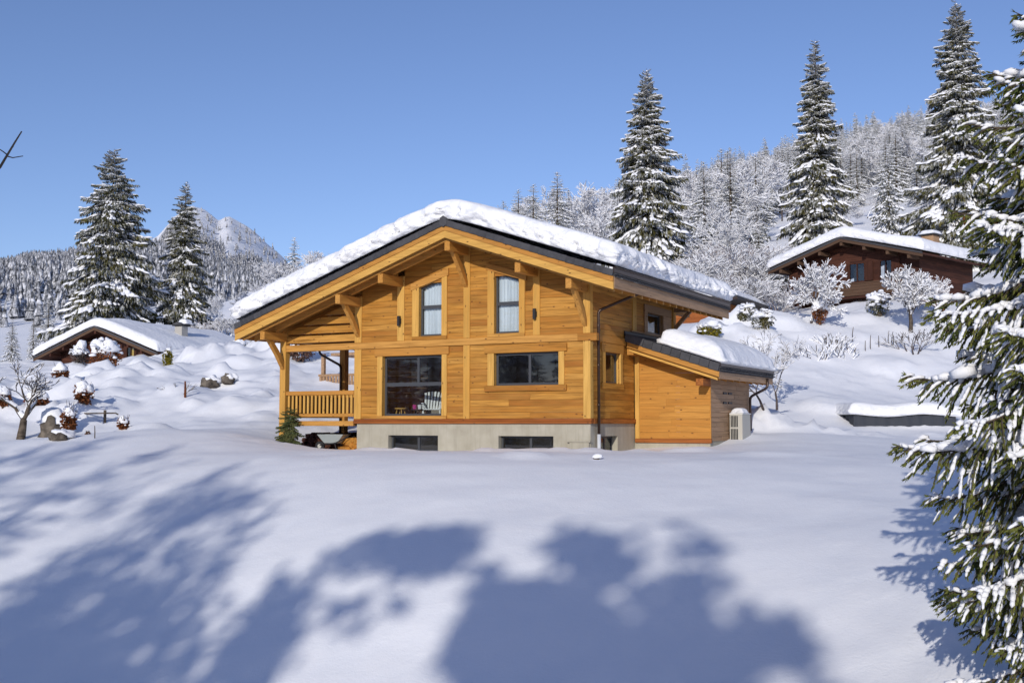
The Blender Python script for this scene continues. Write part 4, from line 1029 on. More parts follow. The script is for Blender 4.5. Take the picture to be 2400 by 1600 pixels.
# ------------------------------------------------------------------ the two older chalets
def old_chalet(name, apex, al, b, s, ln, wx, Hr, ov, label, seed, snow_t=.55):
    root = empty(name, (apex.x, apex.y, apex.z-Hr), -al); tag(root, label, 'chalet')
    Z = lambda x: Hr - s*abs(x)
    def sp(x0, x1, t, bt): return [(x0, Z(x0)-bt), (x1, Z(x1)-bt), (x1, Z(x1)-t), (x0, Z(x0)-t)]
    for a, c in ((-b, -.001), (.001, b)):
        board('roof_deck', sp(a, c, 0, .16), .03, ln, M['dark1'], root)
        board('barge_board', sp(a, c, .02, .30), .0, .05, M['oldbarge0'], root)
        board('barge_board', sp(a, c, -.04, .10), -.03, .03, M['slate'], root)
    def cl(p): p = clip_poly(p, s, 1, Hr-.18); return clip_poly(p, -s, 1, Hr-.18) if p else p
    return root, Z, cl
def old_planks(root, cl, wx, y, z0, z1, holes, pitch=.24, m='dark0', vertical=False):
    def fn(x0, x1, za, zb):
        p = cl([(x0,za),(x1,za),(x1,zb),(x0,zb)])
        if len(p) > 2: d = random.uniform(-.008,.01); board('wall_board', p, y+d, y+d+.05, M[m], root)
    rows(-wx, wx, z0, z1, pitch, holes, fn, .9)
def side_boards(root, wx, y0, y1, z0, z1, m='dark1', pitch=.3):
    k = 0
    while z0+k*pitch < z1: bar('wall_board', wx-.05, wx+random.uniform(0,.01), y0, y1, z0+k*pitch+.003, min(z1, z0+(k+1)*pitch-.003), M[m], root); k += 1
def small_window(root, x0, x1, z0, z1, y, curtain=None):
    w = MB().box(x0-.08, x1+.08, y-.05, y+.06, z0-.08, z0).box(x0-.08, x1+.08, y-.05, y+.06, z1, z1+.08).box(x0-.08, x0, y-.05, y+.06, z0, z1).box(x1, x1+.08, y-.05, y+.06, z0, z1).box((x0+x1)/2-.03, (x0+x1)/2+.03, y-.03, y+.05, z0, z1).build('window', M['dark2'], root)
    for a, c in ((x0, (x0+x1)/2-.03), ((x0+x1)/2+.03, x1)): MB().box(a, c, y+.02, y+.03, z0, z1).build('pane', M['glass'], w)
    MB().box(x0, x1, y+.5, y+.52, z0, z1).build('room_shade_panel', M['dark_inside'], w)  # near-black panel standing in for the unlit room behind the glass
    if curtain: MB().box((x0+x1)/2+.02, x1, y+.08, y+.10, z0, z1).build('curtain', M['yellow'], w)

# shingled chalet at the left
apL = at(221, 764, 82); c1, Z1, cl1 = old_chalet('shingled_chalet', apL, R(25), 6.15, .355, 13.5, 4.6, 4.6, 1.2, 'weathered shingle-clad chalet with wide snowy roof and pale chimney', 1)
win = (2.05, 2.75, 2.15, 3.0); old_planks(c1, cl1, 4.6, 1.25, -1.5, 4.6, [win], .24); side_boards(c1, 4.6, 1.3, 10.5, -1.5, 3.0); side_boards(c1, -4.55, 1.3, 10.5, -1.5, 3.0)
small_window(c1, *win[:2], *win[2:], 1.27, True)
for x in (-4.5,-3.2,-1.8,0,1.8,3.2,4.5): bar('purlin', x-.09, x+.09, .08, 1.3, Z1(x)-.55, Z1(x)-.30, M['dark1'], c1)
bar('tie_beam', -1.6, 1.75, .95, 1.24, 3.45, 3.58, M['oldbarge0'], c1); 
board('gable_panel', [(-1.4,3.58),(1.5,3.58),(0,4.2)], 1.08, 1.22, M['dark0'], c1)
bar('mid_post', -.75, -.5, 1.15, 1.24, -1, 3.45, M['dark2'], c1); bar('window_shelf', 1.8, 3.0, 1.1, 1.25, 1.9, 2.03, M['dark0'], c1)
ch = bar('chimney', 3.0, 3.7, 5.2, 5.9, 3.0, 4.9, M['render'], c1, .02); bar('chimney_cap', 2.85, 3.85, 5.05, 6.05, 4.9, 4.98, M['black'], ch if False else c1, .02)
MB().prism([(2.80,4.98),(3.90,4.98),(3.35,5.2)], 5.0, 6.1).build('chimney_roof', M['slate'], c1)
snow_slab('roof_snow', -6.18, 6.2, -.05, 13.5, lambda x, y: 4.62-.355*np.sqrt(x*x+.2)+.13, .72, c1, r=.5, edge=.55, du=.17, seed=51, rough=.17, K=5)
snow_slab('chimney_snow', 3.0, 3.8, 5.5, 6.4, lambda x, y: 5.06+0*x, .4, c1, r=.3, edge=.2, du=.1, seed=57)

# dark brown chalet on the slope at the right
apR = at(1969, 556, 75); c2, Z2, cl2 = old_chalet('brown_chalet', apR, R(48), 5.9, .285, 9.6, 5.0, 6.3, 1.3, 'dark brown chalet with planked balcony on the open snowy slope', 2)
wins = [(-.1, 1.0, 3.35, 4.55), (2.2, 3.0, 3.35, 4.55)]
old_planks(c2, cl2, 5.0, 1.3, -2.5, 6.3, wins, .26, 'dark0'); side_boards(c2, 5.0, 1.35, 8.8, -2.5, 4.7, 'dark1'); side_boards(c2, -4.95, 1.35, 8.8, -2.5, 4.7, 'dark1')
for w_ in wins: small_window(c2, *w_[:2], *w_[2:], 1.32)
for x0 in (-.85, 1.1, 3.05): bar('shutter', x0, x0+.6, 1.18, 1.26, 3.3, 4.6, M['dark2'], c2)
for x in (-4.9,-3.4,-1.7,0,1.7,3.4,4.9): bar('purlin', x-.1, x+.1, .08, 1.35, Z2(x)-.56, Z2(x)-.30, M['oldbarge0'], c2)
for k in range(4): bar('balcony_board', -4.0, 5.2, .42, .46, 2.25+k*.2+.004, 2.25+(k+1)*.2-.004, M['oldbarge0'], c2)
bar('balcony_floor', -4.0, 5.2, .42, 1.3, 2.10, 2.22, M['dark0'], c2); bar('balcony_rail', -4.0, 5.2, .38, .48, 3.06, 3.14, M['oldbarge0'], c2)
for x in (-3.9, -1.0, 2.0, 5.0): bar('balcony_bracket', x, x+.15, .5, 1.3, 1.85, 2.10, M['dark1'], c2)
for x0 in (-1.2, 1.0, 2.0): bar('door', x0, x0+.85, 1.22, 1.28, -.6, 1.5, M['dark2'], c2)
bar('chimney', 2.6, 3.5, 6.2, 7.1, 4.4, 6.75, M['annex1'], c2, .02); bar('chimney_cap', 2.45, 3.65, 6.05, 7.25, 6.75, 6.83, M['black'], c2)
snow_slab('roof_snow', -5.93, 5.93, -.05, 9.6, lambda x, y: 6.32-.285*np.sqrt(x*x+.2)+.12, .72, c2, r=.5, edge=.55, du=.17, seed=61, rough=.16, K=5)
snow_slab('chimney_snow', 2.5, 3.6, 6.1, 7.2, lambda x, y: 6.83+0*x, .3, c2, r=.3, edge=.2, du=.1, seed=67)

# low brown house glimpsed behind the annex, and the slatted balcony seen through the porch
p = at(1600, 760, 72); sh = empty('low_brown_house', (p.x, p.y, p.z-2.0), -R(28)); tag(sh, 'low reddish-brown house glimpsed between the annex snow and the main eave', 'house')
for k in range(10): bar('wall_board', -5, 2.6, 0, .06, k*.34+.003, (k+1)*.34-.003, M['red0'], sh)
for k in range(10): bar('wall_board', 2.54, 2.6, .07, 6, k*.34+.003, (k+1)*.34-.003, M['red1'], sh)
bar('roof_deck', -5, 3.9, -.9, 6.6, 3.42, 3.6, M['slate'], sh); bar('gutter', -5, 3.95, -1.0, -.9, 3.36, 3.5, M['metal'], sh)
snow_slab('roof_snow', -5, 3.85, -.85, 6.5, lambda x, y: 3.61+0*x, .45, sh, r=.5, edge=.3, du=.2, seed=71, rough=.12)
nb = empty('balcony_cabin', hw(-16.5, 13.0, 0), -HA); tag(nb, 'orange timber cabin with slatted balcony seen through the porch', 'cabin')
for k in range(14): bar('wall_board', -3.2, 6, 1.6, 1.66, k*.30+.003-.9, (k+1)*.30-.003-.9, M['annex0'], nb)
bar('floor', -4.9, 6, .1, 1.6, 1.45, 1.6, M['annex1'], nb); bar('rail', -4.9, 6, .05, .15, 2.42, 2.54, M['annex1'], nb); bar('rail', -4.9, 6, .05, .15, 1.62, 1.70, M['annex1'], nb)
for k in range(26): bar('slat', -4.85+k*.2, -4.85+k*.2+.14, .08, .12, 1.70, 2.42, M['annex1'], nb)
for x in (-4.8, -1.5, 2.5): bar('post', x, x+.18, .15, .33, -1.5, 3.6, M['annex1'], nb)
bar('roof', -3.9, 6, -.2, 4, 3.45, 3.6, M['annex1'], nb); bar('door', -1.3, -.4, 1.54, 1.6, 1.6, 3.3, M['dark2'], nb)

# ------------------------------------------------------------------ garden plants, stones and odds and ends
def ball_pts(r, n, shell=.55): v = unit(r.normal(0, 1, (n, 3))); return v*(shell+(1-shell)*r.random((n, 1)))**(1/2)
def snow_blob(seed, rx, ry, rz, nz=.26, n=22):
    th = np.linspace(0, math.pi, n//2+1); ph = np.linspace(0, 2*math.pi, n, endpoint=False); TH, PH = np.meshgrid(th, ph, indexing='ij')
    d = np.stack([np.sin(TH)*np.cos(PH), np.sin(TH)*np.sin(PH), np.cos(TH)], -1)
    q = 1 + nz*fbm(d[..., 0]*1.7+seed, d[..., 1]*1.7, d[..., 2]*1.7, seed=seed, o=3)*1.6
    P = d*q[..., None]; P[..., 2] = np.where(P[..., 2] < 0, P[..., 2]*.45, P[..., 2]); P *= np.array([rx, ry, rz])
    i = np.arange(P.shape[0]*P.shape[1]).reshape(P.shape[:2]); j = np.roll(i, -1, 1)
    return P.reshape(-1, 3), np.stack([i[:-1], i[1:], j[1:], j[:-1]], -1).reshape(-1, 4)
def bush(px, py, Y, wpx, hpx, m, label, seed, cap=.5, leaf=.13, name='snowy_bush', n=900, cat_='bush', lean=0, capw=1.05, dusting=26, group=None):
    p = hit(px, py, Y); z = p.z; s = p.y/FPX; rx = wpx*s/2; h = hpx*s
    e = empty(name, (p.x, p.y, z-.1)); tag(e, label, cat_, group); r = np.random.default_rng(seed)
    nc = 4; cc = np.array([(r.uniform(-.42,.42), r.uniform(-.42,.42), r.uniform(.34,.60)) for _ in range(nc)]); cs = r.uniform(.50,.74,nc); which = r.integers(0, nc, n)
    q = ball_pts(r, n); lump = .95+.5*fbm(q[:, 0]*2+seed, q[:, 1]*2, q[:, 2]*2, seed=seed, o=3)
    P = (q*lump[:, None]*cs[which][:, None]*np.array([1,1,.5])+cc[which])*np.array([rx, rx*.9, h])
    P[:, 2] = np.maximum(P[:, 2], -.05)
    D = unit(q+r.normal(0,.6,(n,3))+np.array([0,0,-.25])); N = unit(np.cross(D, r.normal(0,1,(n,3))))
    L = r.uniform(.6,1.4,n)*leaf; link('foliage', mesh_arr('foliage', *kite(P, D, N, L, L*.62)), M[m], e)
    st = MB()
    for k in range(5): a = r.random()*6.28; st.tube([(0,0,-.3),(math.cos(a)*rx*.3, math.sin(a)*rx*.3, h*.5),(math.cos(a)*rx*.7, math.sin(a)*rx*.7, h*.85)], [.04,.025,.01], 5)
    for k in range(9): a = r.random()*6.28; w_ = r.uniform(.5,1.05); st.tube([(math.cos(a)*rx*.3*w_, math.sin(a)*rx*.3*w_, h*.5),(math.cos(a)*rx*w_, math.sin(a)*rx*w_, h*r.uniform(.75,1.22))], [.016,.006], 4)
    st.build('stems', M['bark'], e)
    parts = []
    if cap > 0:
        for q_ in range(nc):
            k_ = cs[q_]*r.uniform(.78,1.0); v, f = snow_blob(seed*7+q_, rx*k_*capw, rx*k_*capw, h*cap*r.uniform(.45,.85), .34, 18)
            parts.append((v+np.array([cc[q_,0]*rx, cc[q_,1]*rx, (cc[q_,2]+cs[q_]*.5)*h-h*cap*.22]), f))
    ex = ball_pts(r, dusting, .95); ex = ex[ex[:, 2] > -.3]
    for c in ex:
        v, f = snow_blob(int(r.integers(1e4)), rx*r.uniform(.10,.24), rx*r.uniform(.10,.24), rx*r.uniform(.07,.16), n=10); parts.append((v+c*np.array([rx,rx*.9,h*.5])*1.0+np.array([0,0,h*.5+rx*.04]), f))
    if parts: link('snow_load', mesh_arr('snow_load', *cat(parts), True), M['snow_tree'], e)
    return e
bush(243, 885, 66, 74, 78, 'brown_leaf', 'large round beech bush with rusty leaves under a domed snow cap by the shingled chalet', 1, .42, .16)
bush(200, 945, 57, 44, 56, 'brown_leaf', 'smaller rusty beech bush with a snow cap on the garden slope', 2, .45, .13)
bush(164, 1020, 49.5, 34, 75, 'brown_leaf', 'tall ragged hedge column of rusty leaves beside the boulder', 3, .22, .11, dusting=40)
bush(140, 896, 64, 38, 44, 'brown_leaf', 'rusty-leaved bush half buried near the shingled chalet wall', 4, .5, .12)
bush(84, 950, 54, 46, 36, 'brown_leaf', 'low rusty bush buried behind the small bare tree', 5, .5, .12)
bush(8, 955, 55, 40, 44, 'brown_leaf', 'rusty bush peeping from the snow past the small bare tree', 6, .5, .12)
bush(290, 1005, 48.5, 28, 32, 'brown_leaf', 'tiny rusty bush low on the garden slope', 7, .55, .09)
bush(205, 1018, 47, 12, 14, 'brown_leaf', 'single sprig of rusty leaves by the thin garden stick', 8, .0, .07, n=160, dusting=4)
bush(183, 850, 70, 42, 44, 'twig', 'twiggy grey bush with snow cap beside the large beech bush', 9, .5, .12)
bush(392, 858, 70, 20, 50, 'yew', 'slim green yew column on the garden slope', 10, .15, .10, dusting=8)
bush(615, 840, 76, 62, 44, 'needle', 'dark evergreen bush with snow near the porch', 11, .3, .14, dusting=40)
bush(560, 840, 74, 40, 30, 'needle', 'low dark evergreen clump near the shingled roof edge', 12, .6, .12)
bush(1666, 800, 59, 50, 46, 'yew', 'yellow-green thuja poking through the snow above the annex', 13, .30, .10, name='thuja', dusting=14)
bush(1640, 790, 60, 22, 34, 'yew', 'little yellow-green thuja tip beside the larger thuja', 14, .3, .08, name='thuja', dusting=8)
bush(1790, 772, 66, 48, 52, 'needle', 'round evergreen bush speckled with snow beside the buried hedge', 15, .25, .12, dusting=50)
bush(1748, 752, 68, 44, 46, 'needle', 'evergreen bush under a tall snow knob beside the buried hedge', 16, .40, .12)
bush(1922, 760, 65, 40, 66, 'brown_leaf', 'rusty potted-shape bush with round snow cap below the brown chalet', 17, .38, .11)
bush(2062, 742, 66, 58, 62, 'needle', 'round dark evergreen bush crusted with snow below the brown chalet', 18, .32, .12, dusting=60)
bush(1840, 690, 80, 70, 60, 'needle', 'dark evergreen at the corner of the brown chalet', 19, .3, .16, dusting=60)
bush(705, 850, 66, 90, 70, 'twig_red', 'reddish twiggy hedge seen through the porch', 20, .35, .14, dusting=40)

def stone(px, py, Y, w, h, label, seed, cap=True):
    p = hit(px, py, Y); s = p.y/FPX; z = p.z; e = empty('boulder', (p.x, p.y, z)); tag(e, label, 'boulder')
    v, f = snow_blob(seed, w*s/2, w*s*.4, h*s*.85, .62, 18); v = v+np.array([0,0,h*s*.02]); link('stone', mesh_arr('stone', v, f), M['rock'], e)
    if cap: v, f = snow_blob(seed+5, w*s*.60, w*s*.5, h*s*.70, .34); link('snow_cap', mesh_arr('snow_cap', v+np.array([.06,.22,h*s*.50]), f, True), M['snow_tree'], e)
stone(122, 1022, 46.5, 56, 50, 'large dark boulder with mossy face under a snow cap', 41)
stone(138, 1030, 45.2, 46, 20, 'low boulder wholly blanketed in snow in front of the dark one', 42)
stone(490, 905, 61, 38, 20, 'mossy boulder under a big snow pillow on the garden slope', 43)
stone(535, 898, 63, 32, 19, 'brown boulder under a rounded snow pillow on the garden slope', 44)

def stick(name, px, py0, py1, Y, r, label, lean=0., m='bark', cat_='stake', group=None):
    a = hit(px, py0, Y); b = at(px+lean, py1, a.y); z = a.z
    o = MB().tube([(0,0,-.3), (0,0,(b.z-z)*.5), (b.x-a.x, 0, b.z-z)], [r, r*.9, r*.6], 6).build(name, M[m], None, (a.x, a.y, z)); tag(o, label, cat_, group); return o
stick('garden_stick', 222, 1028, 997, 45.5, .02, 'thin dark stick upright in the snow at the bank crest')
rs = stick('rusty_stake', 434, 930, 893, 59, .06, 'short rusty stake with dry stems on the garden slope', m='brown_leaf')
for k, (px, y0, y1) in enumerate(((1928,835,806),(1936,812,790),(1985,818,796),(1998,800,766),(2028,822,798),(2040,818,785),(2060,814,786),(2090,812,783),(2094,812,788),(2082,805,775))):
    stick('garden_stake', px, y0, y1, 60, .025, 'short wooden stake in the snowed-in vegetable garden', lean=random.uniform(-2,2), group='stakes of the vegetable garden')
g = empty('fallen_rail', (0,0,0)); p = hit(205, 978, 50.5); q = at(277, 972, p.y); z = p.z
g.location = (p.x, p.y, z); tag(g, 'dark wooden rail on a short post across the garden snow', 'rail')
z2 = gz((p.x+q.x)/2, p.y)-z
MB().tube([(-.3,0,z2+.40),(1.2,0,z2+.42),(q.x-p.x,0,z2+.36)], [.035]*3, 6).build('rail', M['bark'], g); MB().tube([(.75,0,z2-.4),(.75,0,z2+.55)], .06, 6).build('post', M['bark'], g)

def single_frosted(name, px, base, top, Y, label, seed, mat='twig', wide=1.0, lean=(0,0), **kw):
    p = hit(px, base, Y); z = p.z; hh = at(px, top, p.y).z-z; w_, s_ = frosted(seed, hh, **kw)
    e = tree_obj(name, (w_, s_), (mat, 'snow_tree'), FN, (p.x, p.y, z), 0, label, 'tree'); e.scale = (wide, wide, 1); e.rotation_euler = (lean[0], lean[1], 1.0); return e
single_frosted('bare_fruit_tree', 47, 1030, 845, 45, 'small bare tree with forked trunk and snow-loaded limbs in the garden', 501, 'bark', 1.2, depth=5, r0=.19, first=.30, fan=.62, snow=.95, child=(2,3), minr=.013)
single_frosted('round_fruit_tree', 1900, 715, 610, 64.5, 'round-crowned fruit tree thick with snow before the brown chalet wall', 502, wide=.80, depth=5, r0=.12, first=.18, fan=.85, snow=1.35, child=(3,4), minr=.012)
single_frosted('spreading_fruit_tree', 2134, 778, 618, 62.5, 'spreading fruit tree with straight trunk and snowy twigs near the brown chalet', 503, 'bark', .85, depth=5, r0=.17, first=.24, fan=.8, snow=1.25, child=(3,4), minr=.012)
single_frosted('spreading_fruit_tree', 2205, 740, 640, 70, 'second spreading snowy tree beneath the end of the brown chalet eave', 504, 'twig_red', .9, depth=6, r0=.13, first=.2, fan=.8, snow=1.1, child=(2,3), minr=.012)
single_frosted('leaning_young_tree', 1822, 960, 775, 48, 'thin leaning young tree with orange bark at its foot beside the annex', 505, 'twig', 1.0, (0,.14), depth=6, r0=.06, first=.24, fan=.7, snow=.75, child=(2,2), minr=.006)
single_frosted('leaning_young_tree', 1790, 950, 850, 47, 'low bare sapling next to the leaning young tree', 506, 'twig', 1.5, (0,-.2), depth=4, r0=.04, first=.3, fan=.8, snow=.8, child=(2,2), minr=.009)
single_frosted('bare_shrub', 2140, 828, 770, 58, 'bare fan-shaped shrub with thin dark stems in the open snow', 507, 'twig', 1.6, depth=3, stems=6, r0=.03, first=.4, fan=.5, snow=.5, child=(2,2), minr=.010)
single_frosted('bare_shrub', 413, 925, 895, 60, 'thin bare twigs beside the rusty stake', 508, 'twig', 1.2, depth=2, stems=4, r0=.02, first=.5, fan=.4, snow=.3, child=(2,2), minr=.008)

for k, (px, py, top) in enumerate(((1925,836,806),(1955,816,782),(1975,828,796),(1942,806,780),(1982,838,808),(1905,838,814))):
    o = single_frosted('grass_tuft', px, py, top, 59.5, 'tuft of dry stalks with snow among the garden stakes', 540+k, 'bark', 1.3, depth=1, stems=12, r0=.022, first=.6, fan=.35, snow=1.6, child=(1,2), minr=.014); o['category'] = 'grass tuft'; o['group'] = 'dry tufts of the vegetable garden'

# raised bed under dark fabric
p = at(2122, 1004, 45); z = gz(p.x, p.y); rb = empty('covered_raised_bed', (p.x, p.y, z), R(-3)); tag(rb, 'long low bed wrapped in dark grey fabric under a thick snow slab', 'raised bed')
n = 90; V = []; F = []; ring = []
W2, D2 = 2.05, 1.5
per = [(-W2,0),(W2,0),(W2,2*D2),(-W2,2*D2),(-W2,0)]
for a, b in zip(per[:-1], per[1:]):
    for k in range(n): ring.append((a[0]+(b[0]-a[0])*k/n, a[1]+(b[1]-a[1])*k/n, (b[1]-a[1], -(b[0]-a[0]))))
m_ = len(ring)
for zz in (-.6, -.1, .2, .46):
    for i, (x, y, nn) in enumerate(ring):
        l = math.hypot(*nn); d = .025*math.sin(x*14+y*9+zz*3)+.03*math.sin(x*5.3+1)*(1-zz)
        V.append((x+nn[0]/l*d, y+nn[1]/l*d, zz))
for r_ in range(3):
    for i in range(m_): F.append((r_*m_+i, r_*m_+(i+1) % m_, (r_+1)*m_+(i+1) % m_, (r_+1)*m_+i))
link('fabric_wall', mesh_arr('fabric_wall', V, F, True), flat('dark_fabric', (.040,.046,.058), .8), rb)
snow_slab('snow_cover', -W2-.18, W2+.35, -.14, 2*D2+.1, lambda x, y: .44+.05*np.sin(x*2.1)+0*y, .52, rb, r=.5, edge=.45, du=.08, seed=83, rough=.12, over=.06)

# small things on the terrace and under the porch
p = hit(1398, 1076, 31, 6, 4); z = p.z; st = empty('snowy_stump', (p.x, p.y, z-.03)); tag(st, 'little sawn stump capped with snow on the terrace', 'stump')
MB().tube([(0,0,-.2),(0,0,.10)], [.10,.09], 9).build('stump', M['bark'], st)
v, f = snow_blob(91, .15, .14, .10, .2, 14); link('snow_cap', mesh_arr('snow_cap', v+np.array([.03,.02,.09]), f, True), M['snow_tree'], st)

gp = -.95
tmx = Matrix.Translation(HO) @ Matrix.Rotation(-HA, 4, 'Z')
def ground_local(x, y): w = hw(x, y); return gz(w.x, w.y)-HO.z
wp = empty('firewood_stack', hw(-11.55, 1.7, ground_local(-11.55, 1.7)), -HA); tag(wp, 'stack of dark split firewood stored beneath the porch deck', 'firewood stack')
lg = MB().prism([(-.10,-.06),(.02,-.10),(.11,-.02),(.08,.09),(-.04,.10)], -.42, .42); lgm = bpy.data.meshes.new('log'); lgm.from_pydata(lg.v, [], lg.f); lgm.materials.append(M['dark1'])
rr = random.Random(3)
for k in range(4):
    for i in range(12-k): link('log', lgm, None, wp, (-1.35+k*.1+i*.215+rr.uniform(-.02,.02), rr.uniform(-.06,.06), .06+k*.185), (rr.uniform(-.05,.05), rr.uniform(0,6.28), rr.uniform(-.06,.06)))
wp2 = empty('split_log_heap', hw(-9.95, .75, ground_local(-9.95, .75)), -HA); tag(wp2, 'small heap of fresh orange split logs beside the plinth', 'log heap')
lgm2 = lgm.copy(); lgm2.name = 'log'; lgm2.materials.clear(); lgm2.materials.append(M['annex0'])
for k in range(3):
    for i in range(5-k): link('log', lgm2, None, wp2, (-.45+k*.1+i*.21, rr.uniform(-.05,.05), .08+k*.14), (rr.uniform(-.1,.1), rr.uniform(0,6.28), rr.uniform(.9,1.3)))
wb = empty('wheelbarrow', hw(-10.75, .55, ground_local(-10.75, .55)), -HA+R(8)); tag(wb, 'grey metal wheelbarrow parked in front of the firewood', 'wheelbarrow')
t = MB(); o_ = [(-.55,-.30,.62),(.55,-.30,.62),(.55,.30,.62),(-.55,.30,.62)]; i_ = [(-.30,-.20,.30),(.25,-.20,.30),(.25,.20,.30),(-.30,.20,.30)]
i2 = [(x*.96, y*.95, z+.02) for x, y, z in i_]; o2 = [(x*.96, y*.95, z) for x, y, z in o_]
t.add(o_+i_+o2+i2, [(4,5,1,0),(5,6,2,1),(6,7,3,2),(7,4,0,3),(7,6,5,4),(8,9,13,12),(9,10,14,13),(10,11,15,14),(11,8,12,15),(12,13,14,15),(0,1,9,8),(1,2,10,9),(2,3,11,10),(3,0,8,11)])
t.build('tray', flat('zinc', (.42,.46,.44), .4, .3), wb)
for y in (-.26, .26): MB().tube([(.75,y*.9,.55),(.2,y,.30),(-.55,y*.3,.22)], .02, 6).build('handle', M['black'], wb)
for y in (-.22, .22): MB().tube([(.15,y,.32),(.25,y,.0),(.12,y,-.02)], .016, 6).build('leg', M['black'], wb)
wl = MB().tube([(-.58,-.05,.18),(-.58,.05,.18)], .18, 16).build('wheel', M['black'], wb); MB().tube([(-.58,-.06,.18),(-.58,.06,.18)], .08, 12).build('rim', M['cream'], wl)
ysp = hw(-12.05, -.45); tree_obj('young_spruce', spruce_mesh(601, 1.30, .50, .13, 9, BT, .6, .04, .0, .3)[:2], ('bark','needle_fresh'), ('trunk','crown'), (ysp.x, ysp.y, gz(ysp.x, ysp.y)-.05), 0, 'young green spruce without snow at the foot of the porch post', 'spruce tree')

# furniture behind the big window
def wpos(x, y, z): return hw(x, y, z)
rc = empty('white_chair', wpos(-6.85, 1.25, .12), -HA+R(25)); tag(rc, 'white fan-back chair seen through the big window', 'chair')
for k in range(6): MB().prism([(-.28+k*.10-.035+(k-2.5)*.0,.42),(-.28+k*.10+.035,.42),(-.25+k*.12+.01,1.0+.05*math.sin(k*.63)),(-.25+k*.12-.06,1.0+.05*math.sin(k*.63))], .20, .225).build('back_slat', M['white'], rc)
MB().box(-.30,.30,-.30,.22,.38,.42).build('seat', M['white'], rc)
for x in (-.36, .30): MB().box(x, x+.07, -.35, .22, .60, .63).build('armrest', M['white'], rc)
for x in (-.33,.28):
    for y in (-.28,.18): MB().box(x, x+.05, y, y+.05, 0, .60).build('leg', M['white'], rc)
for nme, x, y, h, r_, lab in (('wooden_stool', -8.0, .9, .45, .22, 'pale wooden stool seen through the big window'), ('low_table', -7.3, .95, .40, .33, 'low dark wooden table seen through the big window')):
    s_ = empty(nme, wpos(x, y, .12), -HA); tag(s_, lab, nme.split('_')[1]); MB().tube([(0,0,h-.04),(0,0,h)], r_, 14).build('seat' if 'stool' in nme else 'top', M['post0' if 'stool' in nme else 'dark0'], s_)
    for a in (0.8, 2.4, 3.9, 5.5): MB().tube([(r_*.6*math.cos(a), r_*.6*math.sin(a), h-.04), (r_*.95*math.cos(a), r_*.95*math.sin(a), 0)], .02, 6).build('leg', M['post2' if 'stool' in nme else 'dark2'], s_)
for nme, x, m_, lab in (('pot', -7.40, 'pink', 'pink pot on the low table behind the big window'), ('pot', -7.18, 'white', 'white pot on the low table behind the big window')):
    tag(MB().tube([(0,0,0),(0,0,.14),(0,0,.16)], [.06,.08,.082], 12).build(nme, M[m_], None, wpos(x, .92, .52)), lab, 'pot')
